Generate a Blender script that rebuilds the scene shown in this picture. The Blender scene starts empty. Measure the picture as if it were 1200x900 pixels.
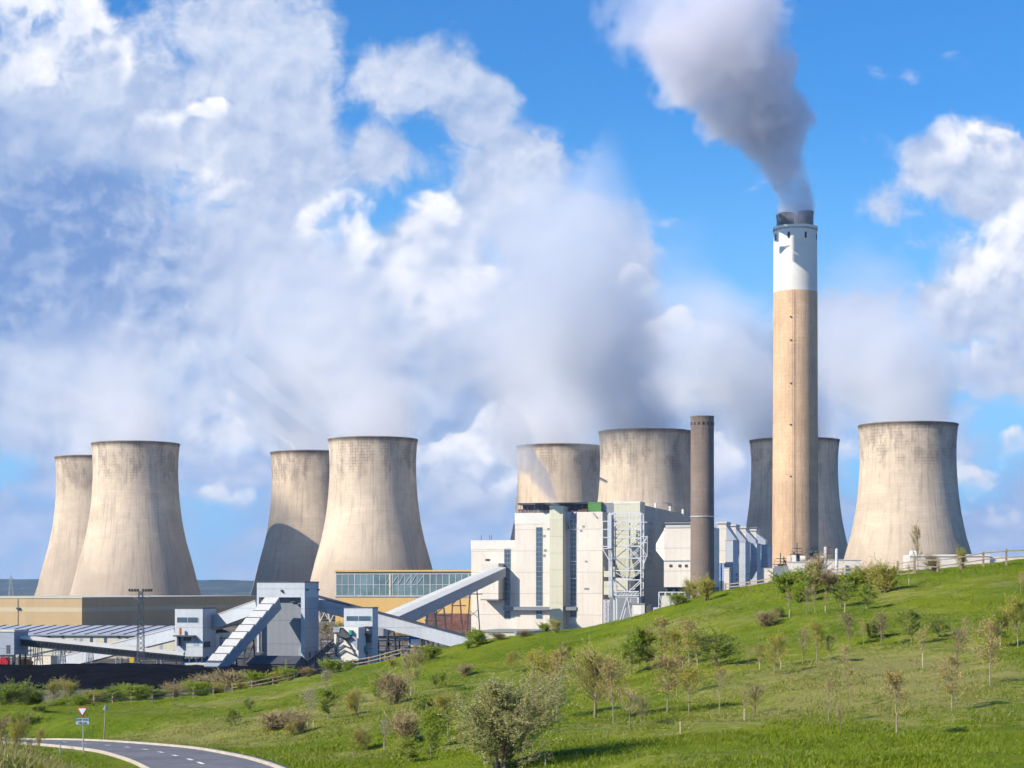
import bpy, bmesh, math, random
import numpy as np
from mathutils import Vector, Matrix, noise as mnoise

sc = bpy.context.scene
col = sc.collection
R = math.radians
F = 2240.0          # focal length in units of a 1200-wide frame
EYE = 20.0          # eye height over the power station yard

# ------------------------------------------------------------------ camera
cam_d = bpy.data.cameras.new("camera")
cam_d.lens = F / 1200 * 36.0
cam_d.sensor_width = 36.0
cam_d.shift_y = 0.2
cam_d.clip_start = 0.5
cam_d.clip_end = 60000
cam = bpy.data.objects.new("camera", cam_d)
cam.location = (0, 0, EYE)
cam.rotation_euler = (R(90), 0, 0)
col.objects.link(cam)
sc.camera = cam

# ------------------------------------------------------------------ light
SUN_EL, SUN_AZ = R(33), R(-121)      # azimuth measured from +Y towards +X
sdir = Vector((math.sin(SUN_AZ) * math.cos(SUN_EL), math.cos(SUN_AZ) * math.cos(SUN_EL), math.sin(SUN_EL)))
sl = bpy.data.lights.new("sun", 'SUN')
sl.energy = 5.0
sl.angle = R(0.5)
sl.color = (1.0, 0.90, 0.76)
so = bpy.data.objects.new("sun", sl)
so.rotation_euler = (-sdir).to_track_quat('-Z', 'Y').to_euler()
so.location = (-300, -200, 400)
col.objects.link(so)

sc.view_settings.view_transform = 'Standard'
sc.view_settings.look = 'None'
sc.view_settings.exposure = 0.6
sc.view_settings.gamma = 1.0
sc.view_settings.use_curve_mapping = False
cy = sc.cycles
cy.use_adaptive_sampling = True
cy.adaptive_threshold = 0.03
cy.adaptive_min_samples = 8
cy.use_denoising = True
cy.max_bounces = 6
cy.diffuse_bounces = 2
cy.glossy_bounces = 2
cy.transmission_bounces = 4
cy.transparent_max_bounces = 8
cy.volume_bounces = 3
cy.volume_step_rate = 1.2
cy.volume_max_steps = 400
cy.sample_clamp_indirect = 4.0


class NT:
    """small expression helper around a node tree"""
    def __init__(s, tree):
        s.t = tree

    def n(s, kind, **kw):
        nd = s.t.nodes.new(kind)
        for k, v in kw.items():
            setattr(nd, k, v)
        return nd

    def put(s, sock, v):
        if isinstance(v, bpy.types.NodeSocket):
            s.t.links.new(v, sock)
        elif v is not None:
            if sock.type == 'RGBA' and not hasattr(v, '__len__'):
                v = (v, v, v, 1)
            if sock.type == 'RGBA' and len(v) == 3:
                v = (*v, 1)
            sock.default_value = v

    def m(s, op, a, b=None, c=None, clamp=False):
        nd = s.n('ShaderNodeMath', operation=op)
        nd.use_clamp = clamp
        s.put(nd.inputs[0], a)
        if b is not None: s.put(nd.inputs[1], b)
        if c is not None: s.put(nd.inputs[2], c)
        return nd.outputs[0]

    def v(s, op, a, b=None, scale=None):
        nd = s.n('ShaderNodeVectorMath', operation=op)
        s.put(nd.inputs[0], a)
        if b is not None: s.put(nd.inputs[1], b)
        if scale is not None: s.put(nd.inputs['Scale'], scale)
        return nd.outputs['Value'] if op in ('LENGTH', 'DISTANCE', 'DOT_PRODUCT') else nd.outputs['Vector']

    def sep(s, a):
        nd = s.n('ShaderNodeSeparateXYZ'); s.put(nd.inputs[0], a)
        return nd.outputs[0], nd.outputs[1], nd.outputs[2]

    def com(s, x, y, z):
        nd = s.n('ShaderNodeCombineXYZ')
        for i, q in enumerate((x, y, z)): s.put(nd.inputs[i], q)
        return nd.outputs[0]

    def noise(s, vec, scale, detail=4, rough=0.55, dist=0.0, out='Fac', lac=2.0):
        nd = s.n('ShaderNodeTexNoise')
        s.put(nd.inputs['Vector'], vec)
        nd.inputs['Scale'].default_value = scale
        nd.inputs['Detail'].default_value = detail
        nd.inputs['Roughness'].default_value = rough
        nd.inputs['Lacunarity'].default_value = lac
        nd.inputs['Distortion'].default_value = dist
        return nd.outputs[0] if out == 'Fac' else nd.outputs['Color']

    def vor(s, vec, scale, feature='F1', out='Distance', rnd=1.0):
        nd = s.n('ShaderNodeTexVoronoi', feature=feature)
        s.put(nd.inputs['Vector'], vec)
        nd.inputs['Scale'].default_value = scale
        nd.inputs['Randomness'].default_value = rnd
        return nd.outputs[out]

    def ss(s, x, lo, hi, a=0.0, b=1.0, kind='SMOOTHSTEP'):
        nd = s.n('ShaderNodeMapRange', interpolation_type=kind)
        s.put(nd.inputs['Value'], x)
        s.put(nd.inputs['From Min'], lo); s.put(nd.inputs['From Max'], hi)
        s.put(nd.inputs['To Min'], a); s.put(nd.inputs['To Max'], b)
        return nd.outputs[0]

    def lin(s, x, lo, hi, a=0.0, b=1.0):
        return s.ss(x, lo, hi, a, b, 'LINEAR')

    def mix(s, f, a, b, blend='MIX'):
        nd = s.n('ShaderNodeMix', data_type='RGBA', blend_type=blend)
        nd.clamp_factor = True
        s.put(nd.inputs[0], f); s.put(nd.inputs[6], a); s.put(nd.inputs[7], b)
        return nd.outputs[2]


def sr(r, g, b):
    """sRGB 0-255 to linear"""
    return tuple(((c / 255) / 12.92 if c / 255 < .04045 else ((c / 255 + .055) / 1.055) ** 2.4) for c in (r, g, b))

# ------------------------------------------------------------------ world: sky and far clouds
world = bpy.data.worlds.new("World")
sc.world = world
world.use_nodes = True
wt = world.node_tree
wt.nodes.clear()
W = NT(wt)
sky = W.n('ShaderNodeTexSky', sky_type='NISHITA')
sky.sun_disc = False
sky.sun_elevation = SUN_EL
sky.sun_rotation = SUN_AZ
sky.air_density = 1.0
sky.dust_density = 0.4
sky.ozone_density = 3.0
hs = W.n('ShaderNodeHueSaturation')
hs.inputs['Saturation'].default_value = 1.25
hs.inputs['Value'].default_value = .77
wt.links.new(sky.outputs[0], hs.inputs['Color'])
SKY = 0.1
gen = W.n('ShaderNodeTexCoord').outputs['Generated']
gx, gy, gz = W.sep(gen)
ay = W.m('MAXIMUM', W.m('ABSOLUTE', gy), 0.18)
# azimuth / elevation tangents, in steps of 100 = 2.56 degrees; straight ahead is 6.0, the horizon 6.9 (downwards positive)
U = W.m('ADD', W.m('MULTIPLY', W.m('DIVIDE', gx, ay), F / 100), 6.0)
V = W.m('SUBTRACT', 6.9, W.m('MULTIPLY', W.m('DIVIDE', gz, ay), F / 100))
P = W.com(U, V, 0)


def warp(p, scale, amt, off=0.0, detail=3):
    q = W.noise(W.v('ADD', p, (off, off * .7, off)), scale, detail, .55, out='Color')
    q = W.v('SUBTRACT', q, (.5, .5, .5))
    return W.v('ADD', p, W.v('MULTIPLY', q, (amt, amt, 0)))


def blobs(p, lst, top=False):
    """soft union of ellipses (cx, cy, rx, ry[, weight]); 1 in the middle, 0 at the outline, negative outside"""
    acc = None; hy = None
    for b in lst:
        cx, cy_, rx, ry = b[:4]
        w = b[4] if len(b) > 4 else 1.0
        q = W.v('MULTIPLY', W.v('SUBTRACT', p, (cx, cy_, 0)), (1 / rx, 1 / ry, 0))
        d = W.m('MULTIPLY', W.m('SUBTRACT', 1.0, W.v('LENGTH', q)), w)
        if top:
            w_ = W.m('POWER', W.m('MAXIMUM', W.m('ADD', d, .7), 0.0), 3.0)
            qy = W.m('MULTIPLY', W.sep(q)[1], w_)
            hy = (qy, w_) if hy is None else (W.m('ADD', hy[0], qy), W.m('ADD', hy[1], w_))
        if acc is None: acc = d
        else:
            nd = W.n('ShaderNodeMath', operation='SMOOTH_MAX')
            W.put(nd.inputs[0], acc); W.put(nd.inputs[1], d); nd.inputs[2].default_value = .25
            acc = nd.outputs[0]
    return (acc, W.m('DIVIDE', hy[0], W.m('ADD', hy[1], .02))) if top else acc


G = .80 / SKY
def cc(r, g, b, k=1.0):
    c = sr(r, g, b)
    return tuple(q * G * k for q in c)

c = W.mix(1.0, hs.outputs[0], (.60, 1.10, 1.46, 1), 'MULTIPLY')
# the lower sky pales into thin high cloud
c = W.mix(W.ss(V, 1.0, 5.5, 0.0, .8), c, cc(138, 196, 246))

# layer 1: far low cloud towards the horizon, broken
p1 = warp(P, .45, 1.3, 3.0)
n1 = W.noise(W.v('MULTIPLY', p1, (.62, 1.0, 1)), 1.0, 5, .56)
n1b = W.noise(W.v('ADD', W.v('MULTIPLY', p1, (.62, 1.0, 1)), (.10, .16, 0)), 1.0, 5, .56)
cov = W.ss(V, 2.6, 5.4, -.12, .10)
m1 = W.ss(W.m('ADD', n1, cov), .46, .64)
sh1 = W.m('ADD', W.m('MULTIPLY', W.m('SUBTRACT', n1b, n1), -3.0), .55, clamp=True)
sh1 = W.m('MULTIPLY', sh1, W.ss(n1, .45, .62, .75, 1.0))
c1 = W.mix(sh1, cc(132, 160, 212), cc(206, 214, 232))
c1 = W.mix(W.ss(n1, .60, .78, 0, .5), c1, cc(225, 228, 238))
c = W.mix(m1, c, c1)
c = W.mix(W.ss(V, 5.6, 7.0, 0, .55), c, cc(176, 198, 232))

# layer 2: broad soft grey and blue cloud and old steam
soft = [(-.6, 2.4, 3.2, 2.2), (1.2, 3.4, 2.4, 1.6), (1.1, 1.3, 1.9, 1.2), (2.9, .5, 1.35, 1.0), (3.1, 1.7, 1.3, 1.4),
        (2.6, 3.3, 2.2, 1.5), (4.3, 3.9, 2.6, 1.4), (.4, 4.7, 2.6, 1.0), (3.2, 4.7, 2.6, 1.0), (5.9, 4.0, 2.2, 1.4),
        (7.0, 3.9, 1.25, 1.1), (7.8, 4.7, 1.5, .8), (7.25, 3.35, .6, .6), (8.3, 4.55, 1.0, .55), (10.1, 4.3, 1.0, .8), (9.9, 3.75, .6, .55), (5.1, 3.1, 1.1, .9), (5.6, 5.4, 1.2, .7), (4.75, 1.0, .85, .65), (5.5, 1.25, .65, .45), (6.0, 2.1, .85, .9),
        (6.6, 2.9, 1.0, .8), (5.1, 5.2, 2.2, .7), (4.4, 1.9, .8, .6, .6),
        (11.6, 2.1, 1.15, .75), (12.4, 2.9, 1.5, 1.3), (11.5, 3.6, 1.0, .6), (11.9, 4.4, .9, .5), (10.4, 2.6, .6, .5, .45)]
p2 = warp(P, .8, .75, 11.0, 3)
n2 = W.noise(p2, .95, 7, .62)
n2o = W.noise(W.v('ADD', p2, (.13, .17, 0)), .95, 5, .6)
f2 = W.m('ADD', blobs(p2, soft), W.m('MULTIPLY', W.m('SUBTRACT', n2, .5), 1.5))
m2 = W.ss(f2, .02, .42)
n3 = W.noise(W.v('ADD', P, (7, 3, 2)), .38, 3, .5)
dark = [(.9, 3.0, 2.0, 1.35, 2.4), (1.9, 3.7, .8, .6, 1.2), (.2, 5.6, 1.0, .6, .5), (6.6, 3.4, 1.3, .9, .9), (7.4, 4.6, 1.4, .8, 1.0), (.2, 2.2, 1.5, 1.0, .8),
        (3.5, 3.5, .35, .3, .7)]
lite = [(1.3, 4.5, 1.6, .55, .9), (3.0, 4.2, 1.9, .9, .9), (2.9, .5, 1.3, .8, .9), (4.6, 3.6, 1.3, .7, .8), (6.0, 2.0, .8, .7, .6),
        (4.6, 1.0, .8, .5, .8), (2.1, 5.0, 2.5, .6, .6), (4.0, 4.9, 1.4, .7, .8), (12.0, 2.9, 1.4, .9, .9), (2.3, 2.4, .7, 1.2, .4)]
dk = W.ss(W.m('ADD', blobs(warp(P, .9, .6, 21, 3), dark), W.m('MULTIPLY', W.m('SUBTRACT', n2, .5), 2.0)), -.1, .9)
lt = W.ss(W.m('ADD', blobs(p2, lite), W.m('MULTIPLY', W.m('SUBTRACT', n2, .5), 1.6)), -.25, .8)
rel = W.m('ADD', W.m('MULTIPLY', W.m('SUBTRACT', n2, n2o), 3.4), .5, clamp=True)
c2 = W.mix(W.ss(n3, .35, .65), cc(150, 173, 209), cc(184, 195, 219))
c2 = W.mix(rel, W.mix(.25, c2, cc(124, 154, 204)), W.mix(.55, c2, cc(214, 220, 234)))
c2 = W.mix(dk, c2, cc(112, 144, 196))
c2 = W.mix(W.m('MULTIPLY', W.m('MULTIPLY', dk, W.ss(rel, .35, .95)), .38), c2, cc(190, 203, 226))
c2 = W.mix(lt, c2, W.mix(rel, cc(172, 189, 219), cc(216, 221, 234)))
c = W.mix(m2, c, c2)

# layer 3: sunlit cumulus, crisp at the top, melting into the mass below
brt = [(-.3, .1, 1.7, .75), (.9, .45, .75, .75), (.3, .9, 1.5, .5, .8), (3.9, 2.65, .5, .62), (4.25, 2.95, .5, .45, .8), (5.05, 2.7, .55, .5), (4.75, 3.25, .4, .4, .7),
       (5.3, 3.6, .8, .6, .55), (5.9, 5.05, .4, .42), (5.3, 5.45, .6, .42), (5.7, 5.75, .6, .35, .8), (7.95, 4.0, .55, .42), (8.3, 4.1, .5, .35, .8), (8.1, 4.6, .6, .4, .6), (7.45, 3.3, .3, .22, .7),
       (11.6, 1.75, 1.2, .35, .6), (11.6, 3.3, .9, .45, .9), (12.2, 2.9, .8, .7), (11.95, 5.2, .25, .22), (11.4, 5.55, .4, .25, .8), (2.45, 1.27, .35, .14, .8), (2.5, 2.15, .25, .4, .6),
       (2.6, 5.1, .5, .5, .7), (8.3, 5.5, .4, .35, .6), (9.9, 5.25, .5, .25, .6), (2.6, 5.8, .5, .2, .7), (11.8, 6.1, .8, .25, .5),
       (1.9, 1.4, .4, .2, .5), (11.3, 4.2, .5, .3, .5)]
p3 = warp(warp(P, 1.1, .42, 31, 2), 3.2, .12, 5, 3)
b1 = W.noise(p3, 1.7, 6, .52)
v1 = W.vor(warp(P, 2.6, .22, 9, 3), 3.4, 'SMOOTH_F1')
b2 = W.m('ADD', b1, W.m('MULTIPLY', W.m('SUBTRACT', .42, v1), .42))
bf_, hy_ = blobs(p3, brt, True)
f3 = W.m('ADD', bf_, W.m('MULTIPLY', W.m('SUBTRACT', b2, .5), 1.25))
m3 = W.ss(f3, .0, W.ss(n3, .38, .62, .14, .6))
fall = W.ss(W.m('ADD', hy_, W.m('MULTIPLY', W.m('SUBTRACT', b1, .5), 2.2)), .85, -.25)
m3 = W.m('MULTIPLY', m3, fall)
b1o = W.noise(W.v('ADD', p3, (.09, .15, 0)), 1.7, 5, .52)
r3 = W.m('ADD', W.m('MULTIPLY', W.m('SUBTRACT', b1, b1o), 3.2), .60, clamp=True)
r3 = W.m('MULTIPLY', r3, W.ss(f3, .25, 1.1, 1.0, .62))
shd = W.m('MULTIPLY', W.m('SUBTRACT', b1, b1o), 4.5)
c = W.mix(W.m('MULTIPLY', m2, W.m('MULTIPLY', W.m('MINIMUM', W.m('MAXIMUM', shd, 0.0), 1.0), .30)), c, cc(228, 231, 240))
c = W.mix(W.m('MULTIPLY', m2, W.m('MULTIPLY', W.m('MINIMUM', W.m('MAXIMUM', W.m('MULTIPLY', shd, -1.0), 0.0), 1.0), .30)), c, cc(122, 150, 198))
solid = W.mix(.5, c2, cc(186, 198, 226))
c3 = W.mix(r3, solid, cc(252, 250, 250))
c = W.mix(W.m('MULTIPLY', m3, W.ss(r3, .05, .6, .35, .96)), c, c3)
# a little overall soft veil variation
bg = W.n('ShaderNodeBackground')
W.put(bg.inputs['Color'], c)
bg.inputs['Strength'].default_value = SKY
wo = W.n('ShaderNodeOutputWorld')
wt.links.new(bg.outputs[0], wo.inputs[0])
world.cycles.sampling_method = 'NONE'
# ------------------------------------------------------------------ materials
MATS = {}


def newmat(name):
    m = bpy.data.materials.new(name)
    m.use_nodes = True
    t = m.node_tree
    t.nodes.clear()
    N = NT(t)
    b = N.n('ShaderNodeBsdfPrincipled')
    o = N.n('ShaderNodeOutputMaterial')
    t.links.new(b.outputs[0], o.inputs[0])
    MATS[name] = m
    return m, N, b


def bump(N, b, h, strength=.3, dist=.1):
    n = N.n('ShaderNodeBump')
    n.inputs['Strength'].default_value = strength
    n.inputs['Distance'].default_value = dist
    N.put(n.inputs['Height'], h)
    N.t.links.new(n.outputs[0], b.inputs['Normal'])


def mul(c, k):
    return tuple(q * k for q in c[:3])


def plain(name, c, rough=.7, var=.18, scale=1.0, metal=0.0, spec=.3, bmp=0.0):
    m, N, b = newmat(name)
    p = N.n('ShaderNodeTexCoord').outputs['Object']
    n = N.noise(p, scale, 5, .6)
    N.put(b.inputs['Base Color'], N.mix(N.lin(n, .3, .7), mul(c, 1 - var), mul(c, 1 + var)))
    b.inputs['Roughness'].default_value = rough
    b.inputs['Metallic'].default_value = metal
    b.inputs['Specular IOR Level'].default_value = spec
    if bmp:
        bump(N, b, N.noise(p, scale * 4, 5, .6), bmp, .05)
    return m


def cladding(name, c, rib=.6, joint=6.0, dirt=.35, rough=.55, dirtc=(.16, .14, .12), bands=()):
    """profiled sheet: fine upright ribs, sheet joints, run-down grime"""
    m, N, b = newmat(name)
    tc = N.n('ShaderNodeTexCoord').outputs['Object']
    x, y, z = N.sep(tc)
    r = N.m('ADD', N.m('MULTIPLY', x, .70), N.m('MULTIPLY', y, .72))
    sheet = N.noise(N.com(N.m('FLOOR', N.m('MULTIPLY', r, 1 / 2.4)), N.m('FLOOR', N.m('DIVIDE', z, joint)), 0), .91, 0)
    broad = N.noise(tc, .06, 4, .6)
    run = N.noise(N.com(N.m('MULTIPLY', r, 1.3), 0, N.m('MULTIPLY', z, .10)), 1.0, 5, .65)
    fine = N.noise(tc, 2.2, 4, .6)
    k = N.m('ADD', N.m('MULTIPLY', sheet, .16), N.m('ADD', N.m('MULTIPLY', broad, .22), N.m('MULTIPLY', fine, .10)))
    base = N.mix(N.lin(k, .14, .36), mul(c, .84), mul(c, 1.08))
    jz = N.m('ABSOLUTE', N.m('SUBTRACT', N.m('FRACT', N.m('DIVIDE', z, joint)), .5))
    jl = N.ss(jz, .475, .495)
    base = N.mix(N.m('MULTIPLY', jl, .55), base, mul(c, .4))
    g = N.ss(run, .52, .80, 0, dirt)
    base = N.mix(g, base, dirtc)
    for z0, z1, bc in bands:
        mk = N.m('MULTIPLY', N.m('GREATER_THAN', z, z0), N.m('LESS_THAN', z, z1))
        base = N.mix(N.m('MULTIPLY', mk, .9), base, bc)
    N.put(b.inputs['Base Color'], base)
    b.inputs['Roughness'].default_value = rough
    b.inputs['Specular IOR Level'].default_value = .3
    h = N.m('ADD', N.m('MULTIPLY', N.m('SINE', N.m('MULTIPLY', r, 6.2832 / rib)), .5), N.m('MULTIPLY', fine, .4))
    bump(N, b, h, .35, .06)
    return m


def tower_concrete(name, c, top, dark=.5, bands=()):
    """slip-formed concrete in lifts: shutter grid, weather streaks, soot under the lip"""
    m, N, b = newmat(name)
    tc = N.n('ShaderNodeTexCoord').outputs['Object']
    rnd = N.n('ShaderNodeObjectInfo').outputs['Random']
    x, y, z = N.sep(tc)
    ang = N.m('ARCTAN2', y, x)
    off = N.m('MULTIPLY', rnd, 37.0)
    pc = N.v('ADD', N.com(N.m('MULTIPLY', ang, 28.0), 0, z), N.com(off, off, 0))
    p3 = N.v('ADD', tc, N.com(off, off, off))
    tone = N.lin(N.m('FRACT', N.m('MULTIPLY', rnd, 7.13)), 0, 1, .84, 1.04)
    mott = N.noise(p3, .028, 5, .6, dist=.6)
    med = N.noise(N.v('MULTIPLY', pc, (.22, 1, .5)), .55, 5, .65)
    run = N.noise(N.v('MULTIPLY', pc, (.5, 1, .035)), 1.0, 5, .68)
    lift = N.noise(N.com(N.m('FLOOR', N.m('DIVIDE', z, 1.8)), off, 0), .77, 0)
    base = N.mix(N.ss(mott, .30, .70), mul(c, .66), mul(c, 1.08))
    base = N.mix(N.lin(med, .35, .70, 0, .5), base, mul(c, .62))
    base = N.mix(N.lin(lift, .35, .7, 0, .35), base, mul(c, .78))
    tv = N.v('SCALE', N.v('ADD', base, (0, 0, 0)), scale=tone)
    base = tv
    # broad run-down stains
    base = N.mix(N.m('MULTIPLY', N.ss(run, .47, .74), .5), base, (.20, .17, .15))
    # pale lime streaks
    run2 = N.noise(N.v('MULTIPLY', N.v('ADD', pc, (90, 0, 0)), (.8, 1, .05)), 1.0, 4, .6)
    base = N.mix(N.ss(run2, .66, .8, 0, .35), base, (.62, .58, .52))
    # soot in patches under the lip, checked by the shutter grid
    gx_ = N.m('ABSOLUTE', N.m('SUBTRACT', N.m('FRACT', N.m('MULTIPLY', ang, 28 / 1.9)), .5))
    gz_ = N.m('ABSOLUTE', N.m('SUBTRACT', N.m('FRACT', N.m('DIVIDE', z, 1.8)), .5))
    grid = N.m('MAXIMUM', N.ss(gx_, .38, .5), N.ss(gz_, .38, .5))
    zone = N.m('MULTIPLY', N.ss(z, top * .62, top * .88), 1.0)
    patch = N.noise(N.v('MULTIPLY', pc, (.10, 1, .05)), 1.0, 6, .72)
    s = N.ss(N.m('ADD', patch, N.m('MULTIPLY', zone, .16)), .60, .76)
    s = N.m('MULTIPLY', N.m('MULTIPLY', s, zone), N.m('ADD', N.m('MULTIPLY', grid, .6), .45))
    base = N.mix(N.m('MULTIPLY', s, dark * 1.5), base, (.07, .06, .06))
    rim = N.ss(z, top - 3.2, top - .6)
    base = N.mix(N.m('MULTIPLY', rim, N.m('ADD', .25, N.m('MULTIPLY', patch, .9))), base, (.10, .085, .08))
    base = N.mix(N.m('MULTIPLY', grid, .22), base, mul(c, .5))
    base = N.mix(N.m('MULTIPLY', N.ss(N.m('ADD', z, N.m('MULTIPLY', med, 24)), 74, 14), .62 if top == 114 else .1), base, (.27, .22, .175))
    for z0, z1, bc in bands:
        mk = N.m('MULTIPLY', N.m('GREATER_THAN', z, z0), N.m('LESS_THAN', z, z1))
        base = N.mix(mk, base, bc)
    N.put(b.inputs['Base Color'], base)
    b.inputs['Roughness'].default_value = .9
    b.inputs['Specular IOR Level'].default_value = .15
    bump(N, b, N.m('ADD', N.m('MULTIPLY', grid, -.5), med), .35, .3)
    return m


CT = (.67, .55, .415)
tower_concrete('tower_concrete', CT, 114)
tower_concrete('chimney_concrete', (.68, .465, .285), 400, .2)
tower_concrete('old_concrete', (.25, .20, .165), 90, .5)
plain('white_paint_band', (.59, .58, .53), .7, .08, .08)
plain('soot', (.035, .033, .036), .8, .4, .5)
plain('dark_flue_steel', (.10, .095, .095), .6, .45, .35)
cladding('white_cladding', (.64, .59, .515), 1.2, 9, .25)
cladding('gallery_shade_grey', (.34, .35, .37), 1.2, 40, .3)  # side of the rising gallery, its shade put into the grey
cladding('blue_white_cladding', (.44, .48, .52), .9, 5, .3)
cladding('grey_blue_cladding', (.27, .31, .37), .9, 5, .35)
cladding('mid_grey_cladding', (.20, .22, .25), .9, 6, .4)
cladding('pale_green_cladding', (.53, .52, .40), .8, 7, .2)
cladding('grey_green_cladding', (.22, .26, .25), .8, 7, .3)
cladding('yellow_cladding', (.50, .33, .115), 1.5, 30, .3, dirtc=(.3, .18, .06))
cladding('tan_cladding', (.44, .32, .17), 1.5, 30, .15, bands=((9.2, 11.2, (.46, .40, .27)),))
cladding('cream_cladding', (.52, .50, .40), 1.2, 20, .3)
cladding('grey_roof_sheet', (.36, .38, .44), 1.0, 40, .35)
cladding('gallery_roof', (.50, .50, .48), 1.2, 40, .35)
cladding('green_cladding', (.07, .20, .05), .8, 7, .2)
cladding('dark_shed_cladding', (.05, .055, .065), .9, 9, .3)
plain('dark_roof', (.06, .065, .08), .7, .3, .4)
plain('dark_steel', (.05, .06, .08), .5, .3, .8)
plain('grey_steel', (.28, .30, .33), .5, .2, .8, .3)
plain('white_steel', (.50, .52, .54), .45, .08, .8)
plain('pipe_steel', (.55, .55, .55), .35, .2, .4, .4)
plain('rust_steel', (.13, .06, .05), .8, .5, .6)
plain('blue_paint', (.02, .16, .45), .4, .15, .5)
plain('red_paint', (.42, .015, .03), .4, .1, 3)
plain('orange_paint', (.55, .16, .03), .5, .1, 1)
plain('teal_paint', (.02, .25, .22), .5, .1, 1)
plain('yellow_paint', (.6, .42, .04), .5, .15, 1)
plain('window_glass', (.05, .09, .13), .12, .35, .25, 0, .8)
plain('glazing', (.10, .16, .17), .15, .35, .12, 0, .8)
plain('sign_white', (.60, .68, .78), .4, .04, 3)
plain('sign_grey', (.34, .44, .52), .4, .05, 3)
plain('letter_black', (.03, .04, .06), .6, .1, 3)
plain('galvanised', (.40, .41, .43), .45, .1, 4, .5)
plain('fence_timber', (.29, .23, .16), .85, .3, 2.5, bmp=.3)
plain('stake_timber', (.50, .42, .30), .85, .2, 3)
plain('bark', (.20, .155, .11), .9, .35, 6)
plain('pale_bark', (.27, .235, .17), .9, .3, 6)
plain('twig', (.27, .215, .12), .9, .35, 3)
plain('road_paint', (.72, .71, .66), .7, .12, 1.2)
plain('kerb_stone', (.36, .32, .26), .85, .15, .8)
plain('bare_concrete', (.42, .40, .36), .9, .15, .3)
plain('coal', (.008, .009, .013), 1.0, .5, .25, spec=0.0, bmp=.8)


def leafmat(name, c1, c2, trans=.38):
    m, N, b = newmat(name)
    p = N.n('ShaderNodeTexCoord').outputs['Object']
    rnd = N.n('ShaderNodeObjectInfo').outputs['Random']
    n = N.noise(N.v('ADD', p, N.com(N.m('MULTIPLY', rnd, 50), 0, 0)), 1.1, 5, .75)
    f = N.noise(p, 9.0, 2, .5)
    N.put(b.inputs['Base Color'], N.mix(N.lin(N.m('ADD', N.m('MULTIPLY', n, .6), N.m('MULTIPLY', f, .4)), .36, .62), c1, c2))
    b.inputs['Roughness'].default_value = .55
    b.inputs['Specular IOR Level'].default_value = .25
    tr = N.n('ShaderNodeBsdfTranslucent')
    N.put(tr.inputs['Color'], mul(c2, 1.3))
    mx = N.n('ShaderNodeMixShader')
    mx.inputs[0].default_value = trans
    o = N.t.get_output_node('CYCLES')
    N.t.links.new(b.outputs[0], mx.inputs[1]); N.t.links.new(tr.outputs[0], mx.inputs[2])
    N.t.links.new(mx.outputs[0], o.inputs[0])
    return m


leafmat('leaf_green', (.15, .23, .012), (.30, .38, .03))
leafmat('leaf_yellow', (.27, .28, .025), (.48, .44, .06))
leafmat('leaf_olive', (.24, .26, .05), (.46, .46, .20))
leafmat('leaf_russet', (.36, .26, .07), (.56, .43, .15))
leafmat('leaf_dark', (.10, .165, .014), (.22, .29, .035))
leafmat('leaf_blossom', (.38, .33, .22), (.60, .54, .40))
leafmat('grass_blade', (.085, .140, .003), (.195, .240, .010), .25)
leafmat('grass_dry', (.20, .19, .055), (.34, .30, .12), .2)

# ------------------------------------------------------------------ object helpers
def tag(o, label=None, cat=None, group=None, kind=None):
    if label: o['label'] = label
    if cat: o['category'] = cat
    if group: o['group'] = group
    if kind: o['kind'] = kind
    return o


def thing(name, label, cat, loc=(0, 0, 0), group=None):
    o = bpy.data.objects.new(name, None)
    o.empty_display_size = 1
    o.location = loc
    col.objects.link(o)
    return tag(o, label, cat, group)


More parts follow.
